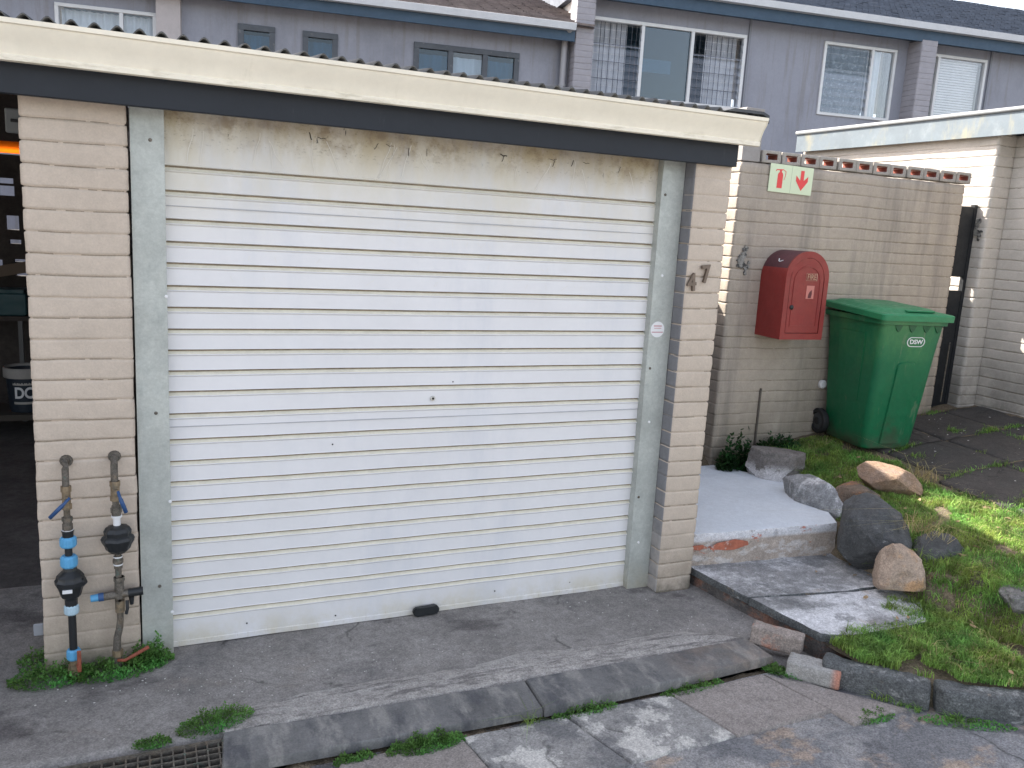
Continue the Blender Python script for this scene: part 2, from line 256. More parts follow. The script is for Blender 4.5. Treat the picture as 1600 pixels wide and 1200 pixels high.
def tube(bm, pts, r, n=10, mi=0):
    pts = [Vector(p) for p in pts]; prev = None
    rings = []
    for i, p in enumerate(pts):
        d = (pts[min(i+1, len(pts)-1)]-pts[max(i-1, 0)]).normalized(); q = d.to_track_quat('Z', 'Y')
        rr = r[i] if isinstance(r, (list, tuple)) else r
        rings.append([bm.verts.new(p+q@Vector((math.cos(2*PI*k/n)*rr, math.sin(2*PI*k/n)*rr, 0))) for k in range(n)])
    for a, b in zip(rings, rings[1:]):
        off = min(range(n), key=lambda s: sum((a[k].co-b[(k+s) % n].co).length for k in (0, n//3)))
        for k in range(n): f = bm.faces.new((a[k], a[(k+1) % n], b[(k+1+off) % n], b[(k+off) % n])); f.material_index = mi
    bm.faces.new(rings[0][::-1]); bm.faces.new(rings[-1])
def prism(bm, pts, vec, mi=0):
    """closed polygon pts (3D) extruded by vec"""
    v = Vector(vec); A = [bm.verts.new(Vector(p)) for p in pts]; B = [bm.verts.new(Vector(p)+v) for p in pts]; n = len(A)
    for i in range(n): f = bm.faces.new((A[i], A[(i+1) % n], B[(i+1) % n], B[i])); f.material_index = mi
    f = bm.faces.new(A[::-1]); f.material_index = mi; f = bm.faces.new(B); f.material_index = mi
def boxgrid(name, lo, hi, nx, ny, nz, disp, mats, parent=None, skip='', smooth=True, post=None, zs=None, mesh_only=False, matf=None, xs=None, ys=None):
    """closed box of grids; disp(P, N) gives outward displacement; the same at shared edges"""
    xs = np.linspace(lo[0], hi[0], nx+1) if xs is None else xs; ys = np.linspace(lo[1], hi[1], ny+1) if ys is None else ys; zs = np.linspace(lo[2], hi[2], nz+1) if zs is None else zs
    idx = {}; V = []; F = []; Nn = []
    def vid(i, j, k):
        key = (i, j, k)
        if key not in idx:
            idx[key] = len(V); V.append((xs[i], ys[j], zs[k]))
            Nn.append(((i == len(xs)-1)-(i == 0), (j == len(ys)-1)-(j == 0), (k == len(zs)-1)-(k == 0)))
        return idx[key]
    X, Y, Z = len(xs)-1, len(ys)-1, len(zs)-1
    if 'F' not in skip: F += [(vid(i, 0, k), vid(i+1, 0, k), vid(i+1, 0, k+1), vid(i, 0, k+1)) for i in range(X) for k in range(Z)]
    if 'K' not in skip: F += [(vid(i, Y, k), vid(i, Y, k+1), vid(i+1, Y, k+1), vid(i+1, Y, k)) for i in range(X) for k in range(Z)]
    if 'L' not in skip: F += [(vid(0, j, k), vid(0, j, k+1), vid(0, j+1, k+1), vid(0, j+1, k)) for j in range(Y) for k in range(Z)]
    if 'R' not in skip: F += [(vid(X, j, k), vid(X, j+1, k), vid(X, j+1, k+1), vid(X, j, k+1)) for j in range(Y) for k in range(Z)]
    if 'T' not in skip: F += [(vid(i, j, Z), vid(i+1, j, Z), vid(i+1, j+1, Z), vid(i, j+1, Z)) for i in range(X) for j in range(Y)]
    if 'B' not in skip: F += [(vid(i, j, 0), vid(i, j+1, 0), vid(i+1, j+1, 0), vid(i+1, j, 0)) for i in range(X) for j in range(Y)]
    P = np.array(V, float); N_ = np.array(Nn, float); d = disp(P, N_); P2 = P+N_*d[:, None]
    if post: P2 = post(P2)
    me = bpy.data.meshes.new(name); me.from_pydata(P2.tolist(), [], F)
    if matf:
        cen = np.array([P[list(f)].mean(0) for f in F]); nn = np.array([N_[list(f)].sum(0) for f in F])
        me.polygons.foreach_set('material_index', matf(cen, nn).astype(int))
    if mesh_only: return me
    return link(name, me, mats, parent, smooth)
CH = .085
def brick_disp(seed, G=.0075, rough=.0018, vj=.55, bl=.235):
    def f(P, N):
        zz = P[:, 2]; c = np.floor(zz/CH); t = zz/CH-c; dj = np.minimum(t, 1-t)*CH
        st = .25+.75*ss(.55+1.2*vn(np.c_[P[:, 0]*2.5, P[:, 1]*2.5, c*7.3], 1, seed+1))
        g = -G*st*(1-ss((dj-.002)/.0035))-.0008*(1-ss(dj/.012))
        s = np.where(np.abs(N[:, 1]) > .5, P[:, 0], P[:, 1])
        corner = (np.abs(N[:, 1])+np.abs(N[:, 0])) > 1.5
        bi = s/bl+.5*(c % 2)+.15*_h(c.astype(np.int64), c.astype(np.int64)*0, c.astype(np.int64)*0, seed); b = np.floor(bi); dv = np.minimum(bi-b, 1-(bi-b))*bl
        vs = ss(.2+1.1*vn(np.c_[b*3.1, c*5.7, b*0], 1, seed+4))*vj
        gv = np.where(corner, 0, -G*.7*vs*(1-ss(dv/.010)))
        off = (_h(b.astype(np.int64), c.astype(np.int64), b.astype(np.int64)*0, seed+9)-.5)*.004*(~corner)
        return g+gv+off+rough*fbm(P, 22, seed+2, 2)+.002*vn(P, 3, seed+3)-.002*corner
    return f
def course_z(z0, z1):
    out = [z0]; c = math.floor(z0/CH)
    while c*CH < z1:
        for t in (-.15, -.06, -.024, .024, .06, .15, .5):
            z = (c+t)*CH
            if z > out[-1]+.002 and z < z1-.002: out.append(z)
        c += 1
    out.append(z1); return np.array(out)
GRIME = M('joint_grime', (.27, .23, .18), .9, fine=.15)
def brickwall(name, x0, x1, y0, y1, z0, z1, mat, parent, seed, du=.016, skip='B', **k):
    def mf(c, n):
        row = np.floor(c[:, 2]/CH+.5); near = np.abs(c[:, 2]/CH-row) < .02
        st = ss(.55+1.2*vn(np.c_[c[:, 0]*2.5, c[:, 1]*2.5, row*7.3], 1, seed+1)); return near & (st > .45) & (vn(c, 30, seed+8) > -.35)
    def post(P):
        Q = P.copy(); Q[:, 2] += .005*vn(P*[1, 1, .8], 3.2, seed)+.0022*vn(P*[1, 1, .8], 13, seed+6); return Q
    return boxgrid(name, (x0, y0, z0), (x1, y1, z1), max(2, int((x1-x0)/du)), max(2, int(min((y1-y0), 9)/max(du, (y1-y0)/160))), 0, brick_disp(seed, **k), [mat, GRIME], parent, skip=skip, zs=course_z(z0, z1), matf=mf, post=post)
def roundnoise(lo, hi, r, amp, scale, seed):
    lo = np.array(lo); hi = np.array(hi)
    def f(P, N):
        k = np.abs(N).sum(1); return -r*np.where(k > 2.5, .75, np.where(k > 1.5, .45, 0))+amp*fbm(P+seed, scale, seed, 3)
    return f
def roughbox(name, lo, hi, cell, mat, parent=None, r=.006, amp=.003, scale=25, seed=0, rz=0, loc=(0, 0, 0), skip='', ry=0, rx=0, matf=None, mats=None):
    n = [max(2, int((hi[i]-lo[i])/cell)) for i in range(3)]
    o = boxgrid(name, lo, hi, *n, roundnoise(lo, hi, r, amp, scale, seed), mats or mat, parent, skip=skip, matf=matf)
    o.location = loc; o.rotation_euler = (rx, ry, rz); return o
def text(name, s, size, thick, mat, loc, rot, parent=None, sx=1, bold=0, label=None):
    cu = bpy.data.curves.new(name, 'FONT'); cu.body = s; cu.size = size; cu.extrude = thick; cu.align_x = 'CENTER'; cu.align_y = 'CENTER'; cu.offset = bold; cu.resolution_u = 4
    t = bpy.data.objects.new(name, cu); COL.objects.link(t); bpy.context.view_layer.update()
    me = bpy.data.meshes.new_from_object(t); bpy.data.objects.remove(t); bpy.data.curves.remove(cu)
    for v in me.vertices: v.co.x *= sx
    o = link(name, me, mat, parent, False, label); o.location = loc; o.rotation_euler = rot; return o

# ================================================================== SETTING: GROUND
def hi_plane(x, y): return .315+.15*np.minimum(x-4, 1.2)+.09*np.maximum(x-5.2, 0)+.045*y
XB = np.array([[-3.5, 5.2], [-1.75, 4.35], [-1.25, 3.98], [-.8, 3.83], [-.13, 3.86], [.3, 4.02], [.75, 4.25], [1.15, 4.2], [1.3, 3.6], [2, 3.3], [9, 3.2]])
def terrain(x, y):
    xb = np.interp(y, XB[:, 0], XB[:, 1]); s = x-xb
    low = np.where(y > .12, .26, .05); hi = hi_plane(x, y)
    P = np.c_[x, y, x*0]
    z = low+(hi-low)*ss(s/.24+.55)+.012*fbm(P, 5, 3, 3)
    yk = np.interp(x, [2.8, 3.14, 3.5, 4.2, 6, 12], [-1.06, -1.43, -1.64, -1.93, -2.45, -4]); z = np.where(y < yk, -.16, z)
    return z
def grid_sheet(name, x0, x1, y0, y1, d, zf, mat, smooth=True):
    nx = int((x1-x0)/d)+1; ny = int((y1-y0)/d)+1; X, Y = np.meshgrid(np.linspace(x0, x1, nx), np.linspace(y0, y1, ny)); X = X.ravel(); Y = Y.ravel(); Z = zf(X, Y)
    F = [(j*nx+i, j*nx+i+1, (j+1)*nx+i+1, (j+1)*nx+i) for j in range(ny-1) for i in range(nx-1)]
    me = bpy.data.meshes.new(name); me.from_pydata(np.c_[X, Y, Z].tolist(), [], F); return link(name, me, mat, None, smooth)
bm = NB(); box(bm, -150, 150, -150, 150, -.6, -.2); struct(obj('ground', bm, SOIL))
struct(grid_sheet('road', -6, 6, -3.4, -.965, .035, lambda x, y: -.052+.006*fbm(np.c_[x, y, x*0], 3, 5, 3), ROAD))
bm = NB(); box(bm, -80, 80, -60, -3.4, -.19, -.05); struct(obj('road_beyond', bm, ROAD))
struct(grid_sheet('driveway', -5, 2.93, -.755, .9, .03, lambda x, y: .004*fbm(np.c_[x, y, x*0], 2.5, 8, 3)-.006*(y < -.5)*0+np.where(y < -.745, -.08, 0), DRIVE))
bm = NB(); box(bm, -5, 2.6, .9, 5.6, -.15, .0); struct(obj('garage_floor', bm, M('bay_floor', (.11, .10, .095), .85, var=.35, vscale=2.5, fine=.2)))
bm = NB(); box(bm, -5, 2.66, -.97, -.74, -.19, -.13); struct(obj('drain_bed', bm, DARK))
struct(grid_sheet('gutter_dirt', .2, 2.9, -1.02, -.925, .02, lambda x, y: -.060+.012*fbm(np.c_[x, y, x*0], 14, 25, 3), SOIL))
struct(grid_sheet('worn_concrete', 2.66, 3.1, -1.2, -.6, .02, lambda x, y: -.045+.010*fbm(np.c_[x, y, x*0], 9, 15, 3), DRIVE))
struct(grid_sheet('yard_terrain', 2.98, 12, -3.4, 12, .045, terrain, SOIL))
bm = NB(); box(bm, -12, 2.98, 5.6, 12, -.19, .35); box(bm, -30, 40, 12, 40, -.19, .5); struct(obj('back_yard', bm, SOIL))

# ================================================================== GARAGE BLOCK
G = thing('garage_block', 'beige painted brick garage with cream gutter, dark beam and white roller door', 'garage', (0, 0, 0))
brickwall('brick_pier', -.505, -.13, -.06, .34, -.02, 2.4, BRICKP, G, 11, skip='BK')['label'] = 'left brick pier behind the two water pipes'
_p = brickwall('brick_pier', 2.535, 2.765, -.125, .35, -.02, 2.4, BRICKP, G, 12, skip='BK')
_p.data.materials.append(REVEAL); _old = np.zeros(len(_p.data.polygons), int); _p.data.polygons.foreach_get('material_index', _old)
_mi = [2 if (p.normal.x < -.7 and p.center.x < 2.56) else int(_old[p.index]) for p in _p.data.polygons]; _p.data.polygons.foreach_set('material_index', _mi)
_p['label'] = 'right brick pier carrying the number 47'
bm = NB(); box(bm, 2.60, 2.755, .35, 5.5, -.1, 2.5); box(bm, -.42, -.2, .34, 5.4, -.1, 2.5); box(bm, -.2, 2.6, 5.3, 5.5, -.1, 2.9); box(bm, -4.9, -4.7, -.1, 5.5, -.1, 2.6)
obj_split('side_wall', bm, HBRICK, G, gap=-.01)
# perforated rear wall of the open bay, with openings to the yard
holes = [(-1.29, -1.17, 2.12, 2.17), (-1.295, -1.165, 2.01, 2.1), (-1.25, -1.14, 1.70, 1.83), (-1.23, -1.13, 1.57, 1.61), (-1.20, -1.10, 1.40, 1.43), (-1.19, -1.09, 1.27, 1.34), (-1.45, -1.29, 1.27, 1.42)]
bm = NB()
xs_ = sorted({-4.7, -.42}|{h[0] for h in holes}|{h[1] for h in holes}); zs_ = sorted({-.05, 2.38}|{h[2] for h in holes}|{h[3] for h in holes})
for a, b in zip(xs_, xs_[1:]):
    for c, d in zip(zs_, zs_[1:]):
        if not any(h[0] <= (a+b)/2 <= h[1] and h[2] <= (c+d)/2 <= h[3] for h in holes):
            v = [bm.verts.new((a, 5.3, c)), bm.verts.new((b, 5.3, c)), bm.verts.new((b, 5.3, d)), bm.verts.new((a, 5.3, d))]; bm.faces.new(v)
bmesh.ops.remove_doubles(bm, verts=bm.verts, dist=.0005)
r_ = bmesh.ops.extrude_face_region(bm, geom=bm.faces[:]); bmesh.ops.translate(bm, verts=[e for e in r_['geom'] if isinstance(e, bmesh.types.BMVert)], vec=(0, .11, 0))
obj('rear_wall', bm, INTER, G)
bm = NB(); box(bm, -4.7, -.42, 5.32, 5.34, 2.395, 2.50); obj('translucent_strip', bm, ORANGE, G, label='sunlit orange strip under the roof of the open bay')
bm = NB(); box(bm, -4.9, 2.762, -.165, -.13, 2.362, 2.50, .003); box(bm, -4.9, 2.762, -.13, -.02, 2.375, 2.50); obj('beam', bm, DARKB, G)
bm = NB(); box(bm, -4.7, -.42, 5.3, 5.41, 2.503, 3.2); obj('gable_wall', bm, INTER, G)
# gutter
bm = NB(); prof = [(-.168, 2.60), (-.168, 2.472), (-.222, 2.466), (-.232, 2.470), (-.234, 2.486), (-.228, 2.492), (-.236, 2.512), (-.252, 2.545), (-.27, 2.568), (-.276, 2.585), (-.286, 2.588), (-.288, 2.604), (-.276, 2.606), (-.272, 2.59), (-.262, 2.575), (-.224, 2.50), (-.222, 2.478), (-.176, 2.48), (-.176, 2.60)]
prism(bm, [(-4.9, y, z) for y, z in prof], (7.735, 0, 0))
g_ = obj('gutter', bm, CREAM, G, ang=50)
bm = NB(); prism(bm, [(2.836, y, z) for y, z in [(-.168, 2.60), (-.168, 2.472), (-.222, 2.466), (-.232, 2.470), (-.234, 2.486), (-.23, 2.492), (-.238, 2.512), (-.254, 2.545), (-.272, 2.568), (-.278, 2.585), (-.284, 2.60)]], (.004, 0, 0)); obj('end_cap', bm, CREAM, g_)
# corrugated roof, sloping down to the gutter
n = 1700; X = np.linspace(-4.9, 2.87, n); F = []; V = []
for ys, in ((-.215,), (5.75,)):
    for off in (0, -.006):
        for x in X: V.append((x, ys, 2.624+.105*(ys+.215)+off+.015*math.cos(2*PI*x/.076)))
for a, b, c, d in ((0, 1, 2, 3),):
    for i in range(n-1):
        F += [(i, i+1, 2*n+i+1, 2*n+i), (n+i, 3*n+i, 3*n+i+1, n+i+1), (i, n+i, n+i+1, i+1), (2*n+i, 2*n+i+1, 3*n+i+1, 3*n+i)]
me = bpy.data.meshes.new('roof_sheeting'); me.from_pydata(V, [], F); rs = link('roof_sheeting', me, ROOFS, G, True)
bm = NB(); box(bm, -4.9, 2.83, -.19, -.16, 2.50, 2.605)
for (ya, yb) in ((-.16, 5.7),):
    prism(bm, [(2.80, ya, 2.50), (2.80, yb, 3.10), (2.80, yb, 3.21), (2.80, ya, 2.605)], (.03, 0, 0))
obj('eave_board', bm, ROOFS, G)
bm = NB(); prism(bm, [(2.60, -.235, 2.622), (2.66, -.235, 2.640), (2.84, -.235, 2.640), (2.88, -.235, 2.625), (2.882, -.235, 2.585), (2.87, -.235, 2.585), (2.866, -.235, 2.615), (2.84, -.235, 2.626), (2.66, -.235, 2.624)], (0, 5.98, .628)); obj('verge_cap', bm, ROOFS, G, label='dark cap over the right edge of the corrugated roof')
# roller door
RZ = [2.161, 2.061, 1.944, 1.851, 1.761, 1.665, 1.573, 1.479, 1.388, 1.297, 1.206, 1.107, .991, .892, .797, .706, .614, .522, .431, .339, .252, .161]
prof = [(.0, 2.44, 0)]
for z in RZ:
    prof += [(-.001, z+.004, 0), (-.003, z, 0), (.014, z-.003, 0), (.011, z-.006, 2), (.0085, z-.0092, 2), (-.0045, z-.021, 1), (-.0055, z-.0235, 0), (-.004, z-.026, 0), (.0, z-.030, 0)]
prof += [(-.001, .03, 0), (-.004, .027, 0), (-.004, .004, 0), (.004, .002, 0)]
seams = [1.995, 1.045]; nx = 60; V = []; F = []; MI = []
for (y, z, m_) in prof:
    for i in range(nx+1):
        x = -.02+2.44*i/nx; V.append((x, y+.0018*math.sin(x*5.3+z*3)+.0012*math.sin(x*17+z*11)+.0012*math.sin(z*9+x*1.7), z+.0006*math.sin(x*2+z*5)))
for k in range(len(prof)-1):
    for i in range(nx):
        a = k*(nx+1)+i; F.append((a, a+1, a+nx+2, a+nx+1)); MI.append(prof[k+1][2])
me = bpy.data.meshes.new('roller_door'); me.from_pydata(V, [], F); me.polygons.foreach_set('material_index', MI)
DOOR = link('roller_door', me, [WHITE, RIBD, M('rib_brown', (.30, .245, .175), .9, var=.3, vscale=14)], G, False)  # third material: browner narrow faces just under each rib lip
DOOR.location = (0, .012, 0)
bm = NB()
for z in seams: box(bm, 0, 2.4, .0, .003, z-.0012, z+.0012)
for o in obj_split('seam', bm, M('seam_grey', (.35, .35, .37), .6), DOOR): o.location = (0, -.0058, 0)
bm = NB(); lathe(bm, (1.208, -.002, 1.139), (0, -1, 0), [(.013, 0), (.013, .005), (.011, .007), (.009, .007)], 20); obj('lock', bm, M('lock_chrome', (.55, .55, .52), .3, metal=.8), DOOR, ang=40)
bm = NB(); lathe(bm, (1.208, -.0095, 1.139), (0, -1, 0), [(.006, 0), (.006, .001)], 12); box(bm, 1.2065, 1.2095, -.0108, -.0100, 1.134, 1.144); obj('keyhole', bm, BLACK, DOOR)
bm = NB(); pts = []
for i in range(24):
    a = 2*PI*i/24; pts.append((1.210+(.046 if math.cos(a) > 0 else -.046)+.024*math.cos(a), -.012, .030+.024*math.sin(a)))
prism(bm, pts, (0, -.028, 0)); bmesh.ops.bevel(bm, geom=[e for e in bm.edges], offset=.006, segments=2, affect='EDGES'); obj('handle', bm, BLACKP, DOOR, ang=40)
bm = NB()
for x_, z_ in ((.33, .075), (.75, .055), (1.6, .075), (2.05, .07), (.72, .93), (1.31, 1.22)): lathe(bm, (x_, -.002, z_), (0, -1, 0), [(.004, 0), (.003, .003)], 8)
obj_split('rivet', bm, BLACK, DOOR)
# scratches and scuffs on the top of the curtain
def ribbon(bm, pts, wd, y=-.0042, t=.0008):
    for (x0_, z0_), (x1_, z1_) in zip(pts, pts[1:]):
        d = Vector((x1_-x0_, z1_-z0_)); 
        if d.length < 1e-4: continue
        n_ = Vector((-d.y, d.x)).normalized()*wd/2
        vs = [bm.verts.new(p) for p in ((x0_-n_.x, y, z0_-n_.y), (x1_-n_.x, y, z1_-n_.y), (x1_+n_.x, y, z1_+n_.y), (x0_+n_.x, y, z0_+n_.y))]; bm.faces.new(vs)
rq = random.Random(12); bm = NB(); bd = NB()
for cx_ in (.16, .30, .42, .50, .60, .93, 1.06, 1.15, 1.5, 1.78, 1.92, 2.15):
    for q in range(rq.randint(1, 2)):
        x_ = cx_+rq.uniform(-.09, .09); z_ = 2.34-rq.uniform(0, .05); dx_ = rq.uniform(-.5, .45); L_ = rq.uniform(.08, .30); pts = []
        for k in range(9):
            t_ = k/8; pts.append((x_+dx_*L_*t_+.05*dx_*t_*t_+.003*math.sin(9*t_+q), max(2.17, z_-L_*t_)))
        ribbon(bm, pts, rq.uniform(.0015, .003))
    for q in range(rq.randint(0, 2)):
        x_ = cx_+rq.uniform(-.03, .03); z_ = 2.345-rq.uniform(0, .03); a_ = rq.uniform(-2.2, -.9) if q == 0 else rq.uniform(-.3, .3); pts = []
        for k in range(5): pts.append((x_+math.cos(a_)*k*.009, z_+math.sin(a_)*k*.009+.003*math.sin(k*2+q)))
        ribbon(bd, pts, rq.uniform(.002, .005), -.0048)
for q in range(60):
    x_ = rq.uniform(.2, 2.2); z_ = rq.choice([2.115, 2.02, 1.97, 1.905, 1.8, 1.71]); a_ = rq.uniform(-.9, .9); L_ = rq.uniform(.01, .06)
    ribbon(bm, [(x_, z_), (x_+math.sin(a_)*L_, z_-min(.025, abs(math.cos(a_))*L_))], .0012, -.0035)
obj('scratch_marks', bm, M('scratch', (.70, .67, .60), .6), DOOR)['kind'] = 'stuff'
obj('scuff_marks', bd, M('scuff', (.07, .06, .05), .9), DOOR)['kind'] = 'stuff'
# guides
def guide(x0, x1, s, lab):
    bm = NB(); box(bm, x0, x1, -.036, -.033, -.005, 2.375, .001); box(bm, x0, x0+.003, -.033, .06, -.005, 2.375); box(bm, x1-.003, x1, -.033, .03, -.005, 2.375)
    o = obj('door_guide', bm, GALV, G); o['label'] = lab
    xi = x0+.1 if s < 0 else x0+.03
    for k, z in enumerate((2.25, 1.62, 1.12, .72, .33, .2) if s < 0 else (2.2, 1.78, 1.28, .98, .55, .28)):
        xx = (x0+.075 if k % 2 == 0 else x0+.125) if s < 0 else (x0+.05 if k % 2 else x0+.025)
        b2 = NB(); lathe(b2, (xx, -.036, z), (0, -1, 0), [(.0075, 0), (.007, .003), (.003, .0045)], 12); obj('screw', b2, METALG if k % 2 == 0 else WHITEP, o, ang=50)
    return o
gl = guide(-.122, .006, -1, 'left galvanised door guide'); gr = guide(2.397, 2.533, 1, 'right galvanised door guide with round sticker')
bm = NB(); lathe(bm, (2.447, -.0365, 1.492), (0, -1, 0), [(.043, 0), (.043, .001)], 32); stk = obj('sticker', bm, WHITEP, gr)
bm = NB(); box(bm, 2.412, 2.482, -.0385, -.0378, 1.475, 1.480); box(bm, 2.422, 2.472, -.0385, -.0378, 1.508, 1.514); box(bm, 2.425, 2.47, -.0385, -.0378, 1.497, 1.5005); obj_split('sticker_print', bm, M('print_red', (.5, .25, .27), .6), gr)
# numbers 4 7
for s, x, z, rot_ in (('4', 2.567, 1.752, .1), ('7', 2.652, 1.798, .14)):
    text('house_number', s, .128, .007, NUMB, (x, -.138, z), (PI/2, -rot_, 0), G, .85, .003)

# bay contents -------------------------------------------------
bm = NB(); prof = [(.125, 0), (.13, .005), (.148, .27), (.150, .30), (.162, .30), (.165, .315), (.165, .375), (.158, .38), (.150, .375), (.148, .33), (.12, .06)]
lathe(bm, (0, 0, 0), (0, 0, 1), prof, 32)
bk = thing('paint_bucket', 'dark plastic bucket with pale rim and white DC lettering in the open bay', 'bucket', (-1.03, 4.3, .2), R(-12))
obj('shell', bm, M('bucket_navy', (.02, .028, .04), .4), bk, ang=40)
bm = NB()
lathe(bm, (0, 0, .298), (0, 0, 1), [(.166, 0), (.169, .006), (.169, .08), (.162, .086), (.15, .082), (.148, .02)], 32); obj('rim', bm, M('bucket_rim', (.35, .33, .31), .6, var=.1), bk, ang=40)
for ci, (ch, a) in enumerate((('D', -1.62), ('C', -1.12))):
    text('lettering', ch, .13, .002, WHITEP, (math.cos(a)*.146, math.sin(a)*.146, .17), (PI/2, 0, a+PI/2), bk, .8, .004)
bm = NB()
for a in np.linspace(-1.9, -.9, 9):
    b_ = Matrix.Rotation(a+PI/2, 4, 'Z'); box(bm, -.0135, .0135, -.1465, -.1445, .24, .262, mtx=b_)
obj('label_print', bm, M('label_grey', (.4, .38, .35), .6), bk); bm = NB()
for a in np.linspace(-1.9, -.9, 9):
    b_ = Matrix.Rotation(a+PI/2, 4, 'Z'); box(bm, -.0125, .0125, -.138, -.136, .075, .095, mtx=b_)
obj('label_print', bm, M('label_grey', (.4, .38, .35), .6), bk)
bm = NB(); box(bm, -.4, .4, -.25, .25, .15, .2); box(bm, -.38, -.33, -.23, -.18, -.0, .15); box(bm, .33, .38, -.23, -.18, 0, .15); box(bm, -.38, -.33, .18, .23, 0, .15); box(bm, .33, .38, .18, .23, 0, .15)
o = obj('low_platform', bm, M('old_timber', (.07, .06, .05), .9)); o.location = (-1.15, 4.35, 0); tag(o, 'low dark timber platform under the bucket in the open bay', 'platform')
bn = thing('workbench', 'dark workbench against the rear wall of the open bay', 'workbench', (-1.3, 4.95, 0))
bm = NB(); box(bm, -.9, .8, -.25, .25, .92, .96); obj('bench_top', bm, INTER, bn)
for sx in (-.85, .18, .74):
    bm = NB(); box(bm, sx, sx+.035, -.24, -.20, 0, .92); obj('leg', bm, M('grey_leg', (.13, .13, .13), .6), bn)
for nm, lab, loc, c_, sz in (('plastic_tub', 'small blue plastic tub beside the bucket in the open bay', (-.79, 4.45, 0), (.03, .10, .16), (.07, .11)), ('tin_can', 'small pale tin standing on the floor of the open bay', (-.86, 4.1, 0), (.3, .29, .33), (.05, .1)), ('jar', 'small dark jar on the workbench in the open bay', (-.98, 4.8, .96), (.08, .09, .1), (.035, .08))):
    bm = NB(); lathe(bm, (0, 0, 0), (0, 0, 1), [(sz[0]*.85, 0), (sz[0], sz[1]*.9), (sz[0]*1.08, sz[1]*.9), (sz[0]*1.08, sz[1]), (sz[0]*.9, sz[1]), (sz[0]*.85, sz[1]*.7)], 20)
    o = obj(nm, bm, M(nm+'_mat', c_, .5), None, ang=40); o.location = loc; tag(o, lab, nm.split('_')[-1])
bm = NB(); box(bm, -.22, .2, -.15, .15, 0, .2, .01); box(bm, -.2, .18, -.13, .13, .2, .23); o = obj('storage_crate', bm, M('crate_teal', (.02, .07, .08), .5)); o.location = (-1.25, 4.9, .96); tag(o, 'dark teal crate on the workbench in the open bay', 'crate')
bm = NB(); box(bm, -.9, .9, -.02, .02, -.05, .05); o = obj('leaning_board', bm, M('board_brown', (.16, .12, .09), .8)); o.location = (-1.5, 5.15, 1.28); o.rotation_euler = (0, R(-12), 0); tag(o, 'brown board leaning against the rear wall above the workbench', 'board')
bm = NB(); box(bm, -.1, .1, -.08, .08, 0, .14, .006); o = obj('cardboard_box', bm, M('cardboard', (.22, .17, .12), .9)); o.location = (-1.0, 4.1, .2); o.location = (-.80, 4.78, .0); tag(o, 'small cardboard box on the floor behind the blue tub', 'box')
bm = NB(); box(bm, -.16, .16, -.1, .1, 0, .1, .006); o = obj('folded_cloth', bm, M('cloth_grey', (.2, .2, .22), .9)); o.location = (-.78, 4.62, .14); o.location = (-.95, 4.45, .2); tag(o, 'grey folded cloth beside the bucket on the low platform', 'cloth')
eb = thing('electrical_box', 'grey electrical box high on the side of the open bay, beside the left pier', 'electrical box', (-.64, .9, 2.33))
eb.location = (-.66, 1.2, 2.372)
bm = NB(); box(bm, -.045, .045, 0, .04, -.06, .06, .008, seg=2); obj('cover', bm, M('box_grey', (.25, .27, .27), .5), eb)
bm = NB(); box(bm, -.02, .02, -.006, 0, -.008, .008, .002); obj('switch', bm, BLACKP, eb)

# ================================================================== WATER PIPES on left pier
def seg(bm, x, y, z0, z1, r, n=14): cyl(bm, (x, y, z0), (x, y, z1), r, r, n)
def Z(py): return .942+(722-py)*(.915/323)
YP = -.125
def hexn(bm, x, z0, z1, r): cyl(bm, (x, YP, z0), (x, YP, z1), r, r, 6)
def cap_lathe(bm, x, z0, z1, r, y=YP, ribs=12):
    n = ribs*4; prof = [(r*.8, 0), (r, .15), (r*1.03, .5), (r, .85), (r*.8, 1)]; rings = []
    for rr, t in prof:
        rings.append([bm.verts.new((x+math.cos(2*PI*i/n)*rr*(1+.05*(i % 4 < 2)), y+math.sin(2*PI*i/n)*rr*(1+.05*(i % 4 < 2)), z0+(z1-z0)*t)) for i in range(n)])
    for a, b in zip(rings, rings[1:]):
        for i in range(n): bm.faces.new((a[i], a[(i+1) % n], b[(i+1) % n], b[i]))
    bm.faces.new(rings[0][::-1]); bm.faces.new(rings[-1])
def lever(bm, p, d, L, w_=.009):
    p = Vector(p); d = Vector(d).normalized(); q = p+d*L; tube(bm, [p, p+d*L*.25+Vector((0, -.012, 0)), p+d*L*.4+Vector((0, -.014, 0)), q+Vector((0, -.014, 0))], [w_*.7, w_*.7, w_, w_*.9], 8)
x1 = -.392
W1 = thing('water_pipe', 'left water pipe with blue couplings and a black meter, on the brick pier', 'water pipe', (0, 0, 0), group='water pipes on the left brick pier')
bm = NB(); tube(bm, [(x1, -.055, Z(724)), (x1, -.09, Z(723)), (x1, YP, Z(729)), (x1, YP, Z(757))], .0135, 12); cyl(bm, (x1, -.058, Z(724)), (x1, -.075, Z(724)), .026, .022, 14)
seg(bm, x1, YP, Z(806), Z(784), .0125); hexn(bm, x1, Z(808), Z(802), .021); hexn(bm, x1, Z(822), Z(812), .020); seg(bm, x1, YP, Z(822), Z(806), .017); obj_split('pipe', bm, METALG, W1)
bm = NB(); seg(bm, x1, YP, Z(788), Z(756), .0165); hexn(bm, x1, Z(764), Z(755), .020); hexn(bm, x1, Z(790), Z(782), .020); cyl(bm, (x1+.004, YP, Z(772)), (x1+.004, YP-.035, Z(772)), .010, .010, 10); obj_split('valve', bm, BRASS, W1)
bm = NB(); lever(bm, (x1+.014, YP-.030, Z(770)), (-.072, 0, -.075), .105); obj('valve_lever', bm, LEVB, W1, smooth=True)
